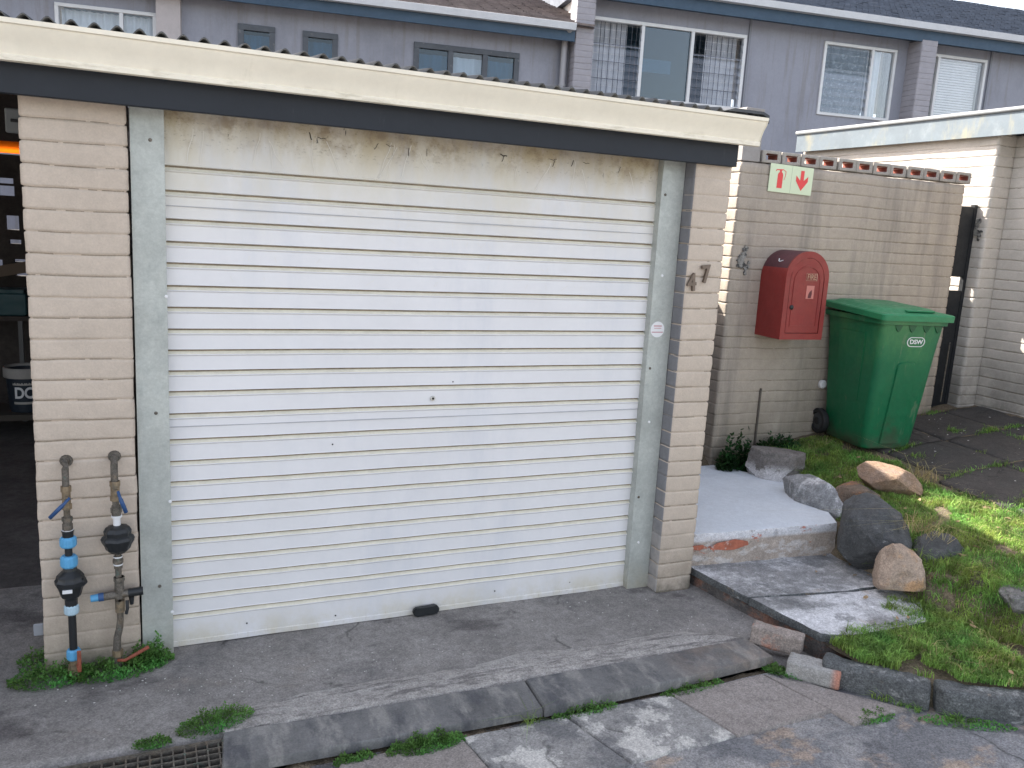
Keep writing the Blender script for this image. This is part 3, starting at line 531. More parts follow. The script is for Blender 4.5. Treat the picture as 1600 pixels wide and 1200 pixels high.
bm = NB(); lathe(bm, (x1, YP, Z(835)), (0, 0, 1), [(.02, 0), (.022, .03), (.024, .032), (.024, .036), (.02, .038)], 20); seg(bm, x1, YP, Z(862), Z(846), .0145); seg(bm, x1+.003, YP, Z(1010), Z(950), .0155); obj_split('black_pipe', bm, BLACKP, W1)
bm = NB(); seg(bm, x1, YP, Z(824), Z(821.5), .0225); obj('washer', bm, WHITEP, W1)
for a, b, m_, r_, xx in ((848, 832, BLUEC, .030, 0), (879, 861, BLUEC, .031, 0), (953, 938, PALEC, .027, .002), (1026, 1009, BLUEC, .026, .003)):
    bm = NB(); cap_lathe(bm, x1+xx, Z(a), Z(b), r_); obj('coupling', bm, m_, W1, ang=30)
bm = NB()
lathe(bm, (x1+.002, YP, Z(939)), (0, 0, 1), [(.024, 0), (.025, Z(928)-Z(939)), (.038, Z(924)-Z(939)), (.046, Z(914)-Z(939)), (.052, Z(908)-Z(939)), (.058, Z(905)-Z(939)), (.06, Z(899)-Z(939)), (.054, Z(896)-Z(939)), (.052, Z(892)-Z(939)), (.042, Z(888)-Z(939)), (.028, Z(884)-Z(939)), (.024, Z(878)-Z(939))], 10)
cyl(bm, (x1+.045, YP-.02, Z(903)), (x1+.06, YP-.025, Z(899)), .016, .012, 8); mt = obj('meter', bm, BLACKP, W1, ang=25)
bm = NB(); box(bm, x1-.024, x1+.012, YP-.058, YP-.05, Z(912), Z(907)); obj('meter_label', bm, WHITEP, mt)
bm = NB(); seg(bm, x1+.004, YP, -.01, Z(1022), .0175); hexn(bm, x1+.004, Z(1044), Z(1034), .024); seg(bm, x1+.004, YP, -.01, Z(1040), .026); obj('base_fitting', bm, BRASS, W1, ang=40)
bm = NB(); box(bm, x1+.018, x1+.034, YP-.045, YP-.038, Z(1041), Z(1006), .003, mtx=None); cyl(bm, (x1+.02, YP-.01, Z(1034)), (x1+.025, YP-.045, Z(1034)), .009, .009, 10); obj('rusty_lever', bm, LEVR, W1, ang=40)

x2 = -.212
W2 = thing('water_pipe', 'right water pipe with side tee, black meter and rusty lever, on the brick pier', 'water pipe', (0, 0, 0), group='water pipes on the left brick pier')
bm = NB(); tube(bm, [(x2, -.055, Z(722)), (x2, -.09, Z(721)), (x2, YP, Z(727)), (x2, YP, Z(753))], .0145, 12); cyl(bm, (x2, -.058, Z(721)), (x2, -.075, Z(721)), .026, .022, 14)
seg(bm, x2+.002, YP, Z(792), Z(776), .013); seg(bm, x2+.003, YP, Z(806), Z(790), .018); hexn(bm, x2+.003, Z(801), Z(793), .022)
seg(bm, x2+.004, YP, Z(912), Z(860), .0125); hexn(bm, x2+.004, Z(880), Z(874), .021); seg(bm, x2+.004, YP, Z(888), Z(869), .017)
tube(bm, [(x2+.006, YP, Z(956)), (x2+.006, YP, Z(972)), (x2+.002, YP, Z(985)), (x2-.008, YP, Z(1000)), (x2-.010, YP, Z(1020)), (x2-.008, YP, -.01)], [.0135, .0135, .0145, .015, .0165, .0165], 12); obj_split('pipe', bm, METALG, W2)
bm = NB(); seg(bm, x2+.001, YP, Z(781), Z(752), .0175); hexn(bm, x2+.001, Z(760), Z(752), .0205); hexn(bm, x2+.001, Z(782), Z(775), .0205); cyl(bm, (x2+.006, YP, Z(766)), (x2+.006, YP-.035, Z(766)), .010, .010, 10)
seg(bm, x2+.006, YP, Z(958), Z(936), .019); hexn(bm, x2-.008, Z(1030), Z(1020), .022); obj_split('valve', bm, BRASS, W2)
bm = NB(); lever(bm, (x2+.012, YP-.03, Z(765)), (.028, 0, -.085), .095); obj('valve_lever', bm, LEVB, W2, smooth=True)
bm = NB(); seg(bm, x2+.004, YP, Z(808), Z(805), .021); seg(bm, x2+.004, YP, Z(822), Z(808), .0145); seg(bm, x2+.004, YP, Z(871), Z(869), .018); seg(bm, x2+.004, YP, Z(883), Z(881), .0185); obj_split('thread_tape', bm, WHITEP, W2)
bm = NB(); z_ = Z(863); prof = [(.02, 0), (.032, .006), (.046, .02), (.050, .035), (.060, .052), (.063, .065), (.058, .076), (.050, .082), (.052, .10), (.044, .115), (.022, .121)]
n = 48; rings = []
for rr, h in prof:
    rings.append([bm.verts.new((x2+.006+math.cos(2*PI*i/n)*rr*(1+.05*math.cos(8*2*PI*i/n)), YP-.01+math.sin(2*PI*i/n)*rr*(1+.05*math.cos(8*2*PI*i/n)), z_+h)) for i in range(n)])
for a, b in zip(rings, rings[1:]):
    for i in range(n): bm.faces.new((a[i], a[(i+1) % n], b[(i+1) % n], b[i]))
bm.faces.new(rings[0][::-1]); bm.faces.new(rings[-1]); obj('meter', bm, BLACKP, W2, ang=25)
zt = Z(930)
bm = NB(); cyl(bm, (x2-.055, YP, zt-.004), (x2+.04, YP, zt+.001), .0175, .0175, 14); seg(bm, x2+.006, YP, Z(940), Z(902), .019); hexn(bm, x2+.006, Z(909), Z(902), .022); obj('tee', bm, METALG, W2, ang=40)
bm = NB(); cyl(bm, (x2-.105, YP, zt-.007), (x2-.055, YP, zt-.004), .015, .017, 14); c_ = obj('blue_cap', bm, BLUEC, W2, ang=40)
bm = NB(); cyl(bm, (x2-.075, YP, zt-.0055), (x2-.055, YP, zt-.004), .0185, .0185, 14); obj('cap_ring', bm, LEVB, c_, ang=40)
bm = NB(); cyl(bm, (x2+.04, YP, zt+.001), (x2+.098, YP, zt+.004), .019, .018, 12); cyl(bm, (x2+.052, YP, zt-.02), (x2+.052, YP, zt-.052), .011, .008, 10); tube(bm, [(x2+.035, YP-.01, Z(940)), (x2+.035, YP-.02, Z(952)), (x2+.03, YP-.02, Z(960))], .007, 8); obj_split('drain_tap', bm, BLACKP, W2)
bm = NB(); tube(bm, [(x2-.008, YP-.02, Z(1034)), (x2+.02, YP-.035, Z(1033)), (x2+.06, YP-.035, Z(1026)), (x2+.115, YP-.035, Z(1016))], [.007, .007, .008, .008], 8); obj('rusty_lever', bm, LEVR, W2, smooth=True)
bm = NB(); box(bm, -.545, -.505, -.03, -.02, .16, .215, .004); o = obj('plastic_bracket', bm, M('bracket_grey', (.25, .26, .28), .5)); tag(o, 'small pale plastic bracket on the left edge of the pier near the ground', 'bracket')

# ================================================================== MAILBOX WALL
YW = 1.2; XL = 3.853; XR = 6.14
Wl = thing('garden_wall', 'beige painted brick wall capped with hollow bricks, behind the red box and green bin', 'wall', (0, 0, 0))
brickwall('brickwork', XL, XR, YW, YW+.22, .05, 2.548, BRICKW, Wl, 31, du=.02, skip='BK', vj=.8, G=.006, rough=.0014)
brickwall('return_wall', XL, XL+.22, YW+.22, 2.1, .05, 2.548, BRICKW, Wl, 33, du=.03, skip='BKF', G=.0035, rough=.001)
bm = NB(); box(bm, XL+.005, XL+.165, YW+.004, 3.2, 2.552, 2.92, .004); obj('render_upstand', bm, M('upstand_render', (.30, .28, .265), .85, var=.12, vscale=4, bump=.2), Wl)
bm0 = NB()
# one hollow brick: outer box with a through hole
w0, h0, d0, hw, hh = .171, .088, .112, .052, .021
def ring(y, r0, r1):
    return [bm0.verts.new((sx*r0, y, sz*r1+h0/2)) for sx, sz in ((-1, -1), (1, -1), (1, 1), (-1, 1))]
of, if_, ob, ib = ring(0, w0/2, h0/2), ring(0, hw, hh), ring(d0, w0/2, h0/2), ring(d0, hw, hh)
for i in range(4):
    j = (i+1) % 4
    bm0.faces.new((of[i], of[j], if_[j], if_[i])); bm0.faces.new((ob[i], ib[i], ib[j], ob[j])); bm0.faces.new((of[i], ob[i], ob[j], of[j]))
    f = bm0.faces.new((if_[i], if_[j], ib[j], ib[i])); f.material_index = 1
bmesh.ops.bevel(bm0, geom=[e for e in bm0.edges], offset=.004, segments=1, affect='EDGES')
cap0 = obj('capping_brick', bm0, [CAPM, CAPI], Wl)
ncap = 12
for i in range(ncap):
    o = cap0 if i == 0 else cap0.copy()
    if i: COL.objects.link(o); o.parent = Wl
    o.location = (4.12+i*.1805+random.uniform(-.003, .003), YW+.0+random.uniform(-.006, .01), 2.552+random.uniform(-.002, .003)); o.rotation_euler = (0, random.uniform(-.015, .015), random.uniform(-.03, .03))
bm = NB()  # added boarding hidden behind the pier, keeps bounce light off the wall strip
for k in range(9): box(bm, 2.765+k*.121, 2.765+k*.121+.115, 2.0, 2.03, .3, 2.22, .003)
box(bm, 2.765, 3.85, 2.03, 2.06, .6, .7); box(bm, 2.765, 3.85, 2.03, 2.06, 1.8, 1.9)
o = obj('passage_light_block', bm, M('light_block_boards', (.05, .045, .04), .85, var=.2)); tag(o, 'unseen dark boarding added to block light in the passage between the garage and the garden wall', 'gate')
# corroded number on the wall
def splat(name, x, y, z, s, parent, rot=(PI/2, 0, 0), seed=1):
    bm = NB(); rr = random.Random(seed)
    for (dx, dz, r_) in ((.01, .085, .022), (.0, .05, .026), (-.025, .02, .026), (-.005, -.01, .03), (.03, -.03, .022), (.045, .0, .012), (.025, -.065, .015), (-.035, -.02, .012)):
        n = 11; pts = [(x+(dx+r_*math.cos(2*PI*k/n)*rr.uniform(.6, 1.25))*s, y, z+(dz+r_*math.sin(2*PI*k/n)*rr.uniform(.6, 1.25))*s) for k in range(n)]
        prism(bm, pts, (0, -.006-rr.random()*.004, 0))
    return obj(name, bm, SPLAT, parent)
splat('corroded_number', 3.955, YW-.002, 1.83, 1.15, Wl)
bm = NB(); box(bm, 4.245, 4.262, YW-.012, YW-.002, .30, .88, .002); obj('iron_strip', bm, M('iron_strip', (.10, .085, .07), .8, var=.2), Wl)
bm = NB(); lathe(bm, (4.86, YW-.002, .90), (0, -1, 0), [(.035, 0), (.035, .02), (.025, .03)], 16); obj('wall_outlet', bm, WHITEP, Wl, ang=40)

# fire sign
S = thing('fire_sign', 'pale green fire sign with red extinguisher and down arrow, on the brick wall', 'sign', (4.31, YW-.008, 2.45), 0)
S.rotation_euler = (0, R(1.2), 0)
bm = NB(); box(bm, -.203, .203, -.004, .0, -.1, .1, .001); obj('plate', bm, SIGNG, S)
bm = NB(); box(bm, -.001, .001, -.005, -.0042, -.098, .098); obj('fold', bm, M('sign_line', (.45, .5, .4), .6), S)
def flat(bm, pts, y, t=.0012): prism(bm, [(a, y, b) for a, b in pts], (0, -t, 0))
bm = NB(); x0 = -.105
flat(bm, [(x0-.024, -.07), (x0+.024, -.07), (x0+.024, .025), (x0+.018, .038), (x0+.009, .044), (x0+.009, .056), (x0+.02, .06), (x0+.02, .066), (x0-.04, .062), (x0-.046, .05), (x0-.04, .048), (x0-.036, .056), (x0-.009, .056), (x0-.009, .044), (x0-.018, .038), (x0-.024, .025)], -.0045)
hose = [(x0+.02, .066), (x0+.048, .05), (x0+.046, .02), (x0+.036, -.01)]
for (a, b), (c, d) in zip(hose, hose[1:]):
    flat(bm, [(a-.002, b-.001), (c-.002, d-.001), (c+.002, d+.001), (a+.002, b+.001)], -.0046)
obj('extinguisher_symbol', bm, SIGNR, S)
bm = NB(); x0 = .1; flat(bm, [(x0-.016, .072), (x0+.016, .072), (x0+.016, .0), (x0+.03, .012), (x0+.056, .034), (x0+.056, -.004), (x0, -.072), (x0-.056, -.004), (x0-.056, .034), (x0-.03, .012), (x0-.016, .0)], -.0045); obj('arrow_symbol', bm, SIGNR, S)

# red fire cabinet
FX, FY, FZ = 4.318, .905, 1.30; fw_, fh_, fd_ = .385, .64, YW-.905
FB = thing('fire_cabinet', 'red arch-topped fire cabinet mounted on the brick wall', 'fire cabinet', (FX, FY, FZ), R(-2))
def arch(hw_, z0, ztop, n=18, ins=0):
    r = hw_; zc = ztop-r; return [(-hw_, z0), (hw_, z0)]+[(r*math.cos(PI*k/n), zc+r*math.sin(PI*k/n)) for k in range(n+1)]
bm = NB(); P_ = arch(fw_/2, 0, fh_)
A = [bm.verts.new((x, 0, z)) for x, z in P_]; B_ = [bm.verts.new((x*.985, fd_-.006, z)) for x, z in P_]; C_ = [bm.verts.new((x, .014, z)) for x, z in P_]
D_ = [bm.verts.new((x*.80, 0, .045+(z-.02)*.885 if z > .01 else .045)) for x, z in P_]; E_ = [bm.verts.new((v.co.x, .018, v.co.z)) for v in D_]
n = len(P_)
for i in range(n):
    j = (i+1) % n; bm.faces.new((D_[i], D_[j], A[j], A[i])); bm.faces.new((A[i], A[j], C_[j], C_[i])); f = bm.faces.new((C_[i], C_[j], B_[j], B_[i]))
    if 5 <= i <= 17: f.material_index = 1
    bm.faces.new((E_[i], E_[j], D_[j], D_[i]))
bm.faces.new(B_[::-1]); bm.faces.new(E_)
body = obj('cabinet_body', bm, [RED, REDDK], FB, ang=35)
bm = NB(); P2 = arch(fw_/2*.775, .05, fh_*.925); prism(bm, [(x, .012, z) for x, z in P2], (0, -.010, 0)); bmesh.ops.bevel(bm, geom=[e for e in bm.edges if abs(e.verts[0].co.y-e.verts[1].co.y) < 1e-5], offset=.003, segments=2, affect='EDGES')
dr = obj('cabinet_door', bm, RED, FB, ang=35)
def outline(bm, P, y, wd, th=.0015, k=.9, zc=.3):
    n = len(P); Pi = [(x*k, zc+(z-zc)*k) for x, z in P]
    a = [bm.verts.new((x, y-th, z)) for x, z in P]; b = [bm.verts.new((x, y-th, z)) for x, z in Pi]; c = [bm.verts.new((x, y+.001, z)) for x, z in P]; d = [bm.verts.new((x, y+.001, z)) for x, z in Pi]
    for i in range(n):
        j = (i+1) % n; bm.faces.new((a[i], a[j], b[j], b[i])); bm.faces.new((a[j], a[i], c[i], c[j])); bm.faces.new((b[i], b[j], d[j], d[i]))
bm = NB(); outline(bm, arch(fw_/2*.62, .095, fh_*.84), .0015, .01, .003, .965, .3); obj('moulding', bm, RED, dr)
bm = NB(); lathe(bm, (-fw_*.30, .002, .235), (0, -1, 0), [(.017, 0), (.017, .006), (.012, .01), (.008, .012)], 18); obj('lock', bm, BLACKP, dr, ang=40)
text('fire_lettering', 'FIRE', .058, .0008, M('faded_gold', (.52, .33, .22), .6), (.035, -.0015, .455), (PI/2, 0, 0), dr, .78)
bm = NB(); outline(bm, [(.0-.05+.035, .43), (.085, .43), (.085, .483), (-.015, .483)], .0, .01, .0012, .94, .456); obj('label_border', bm, M('faded_gold2', (.5, .3, .22), .6), dr)
bm = NB(); flat(bm, [(0, .30), (.07, .30), (.07, .395), (0, .395)], .0005, .001); stk = obj('sticker', bm, M('faded_sticker', (.55, .2, .17), .6), dr)
bm = NB(); flat(bm, [(.018, .305), (.045, .305), (.052, .335), (.048, .365), (.03, .35), (.02, .33)], -.001, .0006); obj('sticker_print', bm, M('sticker_dark', (.13, .04, .04), .7), dr)
bm = NB(); tube(bm, [(-.155, .10, .565), (-.17, .12, .556), (-.165, .135, .56), (-.15, .15, .575)], .004, 6); obj('wire_hook', bm, WHITEP, FB)

# ================================================================== WHEELIE BIN
s_ = .985
BN = thing('wheelie_bin', 'green two-wheeled rubbish bin marked DSW in front of the brick wall', 'bin', (5.035, .835, .515), -.157)
def rrect(hx, hy, r, cy=0, n=5):
    pts = []
    for (sx, sy, a0) in ((1, -1, -PI/2), (1, 1, 0), (-1, 1, PI/2), (-1, -1, PI)):
        for k in range(n+1):
            a = a0+PI/2*k/n; pts.append((sx*(hx-r)+r*math.cos(a), cy+sy*(hy-r)+r*math.sin(a)))
    return pts
bm = NB(); rings = []
for z, hx, yf, yb, r in ((0.0, .195, -.22, .27, .05), (.012, .205, -.235, .275, .055), (.06, .212, -.245, .28, .06), (.45, .235, -.292, .30, .06), (.80, .253, -.328, .315, .055), (.90, .262, -.338, .32, .05), (.945, .265, -.342, .325, .05), (.948, .285, -.358, .34, .04), (.985, .287, -.36, .345, .04)):
    rings.append([bm.verts.new((x, y, z)) for x, y in rrect(hx, (yb-yf)/2, r, (yb+yf)/2)])
n = len(rings[0])
for a, b in zip(rings, rings[1:]):
    for i in range(n): bm.faces.new((a[i], a[(i+1) % n], b[(i+1) % n], b[i]))
bm.faces.new(rings[0][::-1]); bm.faces.new(rings[-1]); obj('bin_body', bm, GREEN, BN, ang=32)
# raised front panel and gussets under the rim
def fy(z): return np.interp(z, [0.06, .45, .80, .945], [-.245, -.292, -.328, -.342])
bm = NB(); pp = []
for k in range(11):
    a = PI*k/10; sx = .082*math.copysign(abs(math.cos(a))**.45, math.cos(a)); pp.append((sx, .62+.055*math.sin(a)**.6))
pp = [(.092, .05)]+pp+[(-.092, .05)]
A = [bm.verts.new((x, fy(z)+.001, z)) for x, z in pp]; B_ = [bm.verts.new((x*.95, fy(z)-.013, .05+(z-.05)*.99)) for x, z in pp]
for i in range(len(pp)-1): bm.faces.new((A[i], A[i+1], B_[i+1], B_[i]))
bm.faces.new(B_); obj('front_panel', bm, GREEN, BN, ang=50)
bm = NB()
for gx in (-.135, -.02, .10, .2):
    prism(bm, [(gx-.035, -.335, .945), (gx+.035, -.335, .945), (gx+.012, -.337, .905), (gx, -.336, .895), (gx-.012, -.337, .905)], (0, -.0095, 0))
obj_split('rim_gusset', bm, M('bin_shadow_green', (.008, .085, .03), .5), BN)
bm = NB(); prism(bm, [(.0, -.25, .0)]*0 or [(-.215, -.12, .35), (-.215, .12, .35), (-.2475, .15, .86), (-.2475, -.16, .86)], (-.018, 0, 0)); obj('side_panel', bm, GREEN, BN)
# lid
bm = NB(); rings = []
for z, hx, yf, yb, r in ((.982, .292, -.372, .345, .035), (.978, .305, -.388, .36, .035), (1.018, .308, -.39, .365, .035), (1.026, .300, -.382, .36, .035), (1.028, .262, -.31, .32, .08), (1.046, .235, -.27, .29, .09), (1.052, .19, -.2, .22, .1)):
    rings.append([bm.verts.new((x, y, z+.035*(y+.39)/.75)) for x, y in rrect(hx, (yb-yf)/2, r, (yb+yf)/2)])
for a, b in zip(rings, rings[1:]):
    for i in range(n): bm.faces.new((a[i], a[(i+1) % n], b[(i+1) % n], b[i]))
bm.faces.new(rings[0][::-1]); bm.faces.new(rings[-1]); lid = obj('lid', bm, GREENL, BN, ang=32)
bm = NB(); box(bm, -.06, .18, -.315, -.28, 1.038, 1.052, .006, seg=2); obj('lid_grip', bm, GREENL, lid, ang=40)
bm = NB(); cyl(bm, (-.24, .385, 1.03), (.24, .385, 1.03), .015, .015, 10); box(bm, -.2, -.15, .33, .39, 1.0, 1.045, .005); box(bm, .15, .2, .33, .39, 1.0, 1.045, .005); obj('handle', bm, GREEN, BN, ang=40)
bm = NB(); cyl(bm, (-.25, .27, .10), (.25, .27, .10), .011, .011, 10); obj('axle', bm, METALG, BN, ang=40)
for sx in (-1, 1):
    bm = NB(); lathe(bm, (sx*.225, .27, .10), (sx, 0, 0), [(.06, 0), (.092, .0), (.1, .01), (.1, .04), (.092, .05), (.07, .05), (.065, .035), (.03, .035), (.028, .052), (.01, .052)], 28); wh = obj('wheel', bm, RUBBER, BN, ang=35)
    bm = NB(); lathe(bm, (sx*.262, .27, .10), (sx, 0, 0), [(.066, 0), (.066, .004), (.05, .008)], 24); obj('hub', bm, M('hub_grey', (.05, .055, .06), .5), wh, ang=35)
# logo
lg = text('logo_lettering', 'DSW', .044, .0006, WHITEP, (.035, float(fy(.82))-.005, .825), (PI/2-.09, 0, 0), BN, 1.12, .0012)
bm = NB(); o1 = [(.035+(.034 if math.cos(2*PI*k/28) > 0 else -.034)+.036*math.cos(2*PI*k/28), .036*math.sin(2*PI*k/28)) for k in range(28)]
o2 = [(.035+(.034 if math.cos(2*PI*k/28) > 0 else -.034)+.031*math.cos(2*PI*k/28), .031*math.sin(2*PI*k/28)) for k in range(28)]
o1 = [((x-.035)*1.08+.035, z) for x, z in o1]; o2 = [((x-.035)*1.06+.035, z) for x, z in o2]
A = [bm.verts.new((x, fy(.825+z)-.0035, .825+z)) for x, z in o1]; B_ = [bm.verts.new((x, fy(.825+z)-.0035, .825+z)) for x, z in o2]
A2 = [bm.verts.new((x, fy(.825+z)-.0005, .825+z)) for x, z in o1]; B2 = [bm.verts.new((x, fy(.825+z)-.0005, .825+z)) for x, z in o2]
for i in range(28):
    j = (i+1) % 28; bm.faces.new((A[i], A[j], B_[j], B_[i])); bm.faces.new((A[i], A2[i], A2[j], A[j])); bm.faces.new((B_[i], B_[j], B2[j], B2[i]))
obj('logo_border', bm, WHITEP, BN)
bm = NB(); box(bm, -.258, -.2545, -.10, -.03, .872, .878); obj('side_print', bm, WHITEP, BN)

# ================================================================== RIGHT GARAGE
RG = thing('side_garage', 'sunlit white brick garage with galvanised fascia at the right of the bin', 'garage', (0, 0, 0))
brickwall('rear_side_wall', 6.45, 6.67, YW-.01, 3.5, .2, 2.98, BRICKR, RG, 41, du=.03, skip='BK')
brickwall('front_side_wall', 6.66, 6.88, -2.6, YW+.02, .3, 2.98, BRICKR, RG, 42, du=.025, skip='BKR')
bm = NB(); box(bm, 6.88, 11, 1.3, 3.5, .2, 2.98); obj('garage_body', bm, HBRICK, RG)
bm = NB(); box(bm, 6.385, 6.40, -2.8, 3.55, 2.955, 3.15, .002); box(bm, 6.40, 11.2, -2.8, 3.54, 3.05, 3.13); fa = obj('fascia', bm, FASG, RG)
bm = NB(); cyl(bm, (6.385, -2.8, 3.155), (6.385, 3.56, 3.155), .02, .02, 14); obj('top_rail', bm, M('rail_grey', (.20, .21, .22), .6, var=.1), fa, smooth=True)
o = splat('corroded_number', 0, 0, 0, 1.0, RG, seed=5); o.rotation_euler = (0, 0, -PI/2); o.location = (6.447, 1.27, 2.18)
# gate between wall and garage
GT = thing('side_gate', 'narrow black gate between the brick wall and the white garage', 'gate', (6.11, 1.30, .5))
bm = NB(); box(bm, .0, .34, 0, .03, .12, 1.17, .002); box(bm, .0, .34, 0, .03, 1.29, 1.88, .002); box(bm, 0, .03, -.004, .034, .1, 1.9); box(bm, .3, .336, -.004, .034, .1, 1.9); obj('gate_panel', bm, GATE, GT)
bm = NB(); tube(bm, [(.22, -.03, .72), (.20, -.045, .70), (.195, -.045, .2)], .006, 8); obj('gate_handle', bm, METALG, GT)

# ================================================================== LANDING, STEP, KERBS
ST = thing('entrance_steps', 'two concrete steps splashed with white paint beside the right brick pier', 'steps', (0, 0, 0))
LP = [(2.78, -.055), (3.83, -.125), (3.97, .12), (4.12, .42), (4.24, .72), (4.02, .9), (3.86, 1.17), (2.78, 1.17)]
def slabpoly(name, P, z0, z1, mats, parent, seed, cell=.03, amp=.004, topmi=0, sidemi=1):
    """polygon slab with a subdivided, slightly uneven top"""
    bm = NB(); vs = [bm.verts.new((x, y, z1)) for x, y in P]; bm.faces.new(vs)
    xs = [p[0] for p in P]; ys = [p[1] for p in P]
    a = min(xs)+cell
    while a < max(xs): bmesh.ops.bisect_plane(bm, geom=bm.verts[:]+bm.edges[:]+bm.faces[:], plane_co=(a, 0, 0), plane_no=(1, 0, 0)); a += cell
    a = min(ys)+cell
    while a < max(ys): bmesh.ops.bisect_plane(bm, geom=bm.verts[:]+bm.edges[:]+bm.faces[:], plane_co=(0, a, 0), plane_no=(0, 1, 0)); a += cell
    be = [e for e in bm.edges if e.is_boundary]
    prev = be
    levels = [z1-.008]+list(np.linspace(z1-.008, z0, max(2, int((z1-z0)/.02))+1)[1:])
    cen = Vector((sum(xs)/len(xs), sum(ys)/len(ys), 0))
    for k, z in enumerate(levels):
        r = bmesh.ops.extrude_edge_only(bm, edges=prev); nv = [g for g in r['geom'] if isinstance(g, bmesh.types.BMVert)]; prev = [g for g in r['geom'] if isinstance(g, bmesh.types.BMEdge)]
        for g in r['geom']:
            if isinstance(g, bmesh.types.BMFace): g.material_index = sidemi
        for v in nv:
            v.co.z = z
            if k == 0: d = (v.co-cen); d.z = 0; v.co += d.normalized()*.006
    prev = [e for e in prev if all(abs(v.co.z-z0) < 1e-5 for v in e.verts)]
    bm.verts.ensure_lookup_table(); Pn = np.array([v.co[:] for v in bm.verts]); dz = amp*fbm(Pn, 9, seed, 3); dx = amp*1.2*fbm(Pn, 14, seed+7, 3)
    for v, a_, b_ in zip(bm.verts, dz, dx):
        if v.co.z > z1-.002: v.co.z += a_
        else: d = (v.co-cen); d.z = 0; v.co += d.normalized()*b_
    return obj(name, bm, mats, parent, smooth=False, ang=45)
slabpoly('landing', LP, .08, .3, [LAND, RISER], ST, 51)
slabpoly('lower_step', [(2.80, -.06), (2.835, -.32), (2.868, -.5), (3.5, -.60), (3.86, -.6), (3.95, -.1)], .066, .105, [STEP, KERB], ST, 52)
slabpoly('lower_step', [(2.872, -.515), (2.95, -.955), (3.10, -1.02), (3.60, -1.02), (3.80, -.80), (3.82, -.62), (3.5, -.615)], .062, .102, [STEP, KERB], ST, 53)
slabpoly('step_base', [(2.818, -.06), (2.853, -.32), (2.886, -.5), (2.966, -.95), (3.10, -1.00), (3.58, -1.0), (3.78, -.78), (3.93, -.1)], -.04, .060, [STEPS_, STEPS_], ST, 54)
bm = NB()
rr = random.Random(4)
for (x, y, w_, h_) in ((3.05, -.0905, .30, .06), (2.83, -.077, .1, .03)):
    n = 14; prism(bm, [(x+math.cos(2*PI*k/n)*w_/2*rr.uniform(.8, 1.1), y+.001-(x-2.8)*.0, .225+math.sin(2*PI*k/n)*h_/2*rr.uniform(.75, 1.15)) for k in range(n)], (0, -.006, 0))
obj('exposed_brick', bm, M('exposed_brick', (.42, .14, .085), .9, var=.25, vscale=20, bump=.8, layers=[((.55, .45, .4), 22, .55, .65, None, None, .8)]), ST)

# kerbs
kl = [('dark weathered kerb stone beside the loose bricks', (2.85, -1.09), (3.16, -1.45)), ('pale-topped weathered kerb stone along the lawn at the right', (3.165, -1.455), (3.62, -1.715)), ('weathered kerb stone at the far right end of the lawn edge', (3.63, -1.72), (4.3, -2.0)), ('kerb stone beyond the right edge of the lawn', (4.31, -2.0), (5.2, -2.27))]
for i, (lab, a, b) in enumerate(kl[:3]):
    a = Vector((*a, 0)); b = Vector((*b, 0)); L = (b-a).length
    o = roughbox('kerb_stone', (0, -.055, -.12), (L-.012, .055, .072), .02, KERB, None, .014, .011, 11, 60+i, math.atan2(b.y-a.y, b.x-a.x), (a.x, a.y, 0)); tag(o, lab, 'kerb', 'kerb stones along the lawn')
# loose bricks
o = roughbox('loose_brick', (-.125, -.04, 0), (.125, .04, .1), .012, REDBR, None, .005, .0028, 34, 71, R(-50), (2.775, -.845, .0), ry=R(2)); tag(o, 'grey-brown loose brick leaning on the step, behind the other brick', 'brick', 'loose bricks by the step')
o = roughbox('loose_brick', (-.12, -.055, 0), (.12, .055, .085), .012, REDBR2, None, .005, .0028, 34, 72, R(-50), (2.80, -1.085, -.045)); tag(o, 'loose brick with a red end lying at the end of the kerb', 'brick', 'loose bricks by the step')
# drain planks
o = slabpoly('drain_cover', [(.165, -.742), (.6, -.752), (1.432, -.757), (1.418, -.975), (.8, -.965), (.147, -.955)], -.035, .006, [SLATE, SLATE], None, 61, .05, .002); tag(o, 'left grey slab covering the drain in front of the door, next to the grate', 'drain cover', 'slabs covering the drain')
o = slabpoly('drain_cover', [(1.447, -.755), (2.1, -.75), (2.672, -.742), (2.68, -.93), (2.1, -.965), (1.432, -.985)], -.032, .012, [SLATE, SLATE], None, 62, .05, .002); tag(o, 'right grey slab covering the drain, ending at the loose brick', 'drain cover', 'slabs covering the drain')
# mortar fillet
xs = np.linspace(.16, 2.66, 90); V = []; F = []
W_ = lambda x: np.interp(x, [.17, .2, .25, .5, 1, 1.5, 2, 2.4, 2.55, 2.66], [.05, .12, .165, .215, .212, .25, .228, .21, .13, .03])+.006*math.sin(x*9)
for x in xs:
    for t in (0, .02, .08, .2, .35, .5, .65, .78, .9, 1):
        y = -.743+t*W_(x); V.append((x, y, -.001+(.013*math.sin(PI*min(1, t*1.0+.12))**.7 if 0 < t < 1 else -.004)))
V = np.array(V); V[:, 2] += .004*fbm(V*[1, 3.5, 1], 16, 9, 4)*(V[:, 2] > 0); V[:, 1] += .008*fbm(V, 12, 19, 2)*(V[:, 1] > -.735)
for i in range(89):
    for k in range(9): a = i*10+k; F.append((a, a+10, a+11, a+1))
me = bpy.data.meshes.new('mortar_fillet'); me.from_pydata(V.tolist(), [], F); struct(link('mortar_fillet', me, MORTAR, None, True))
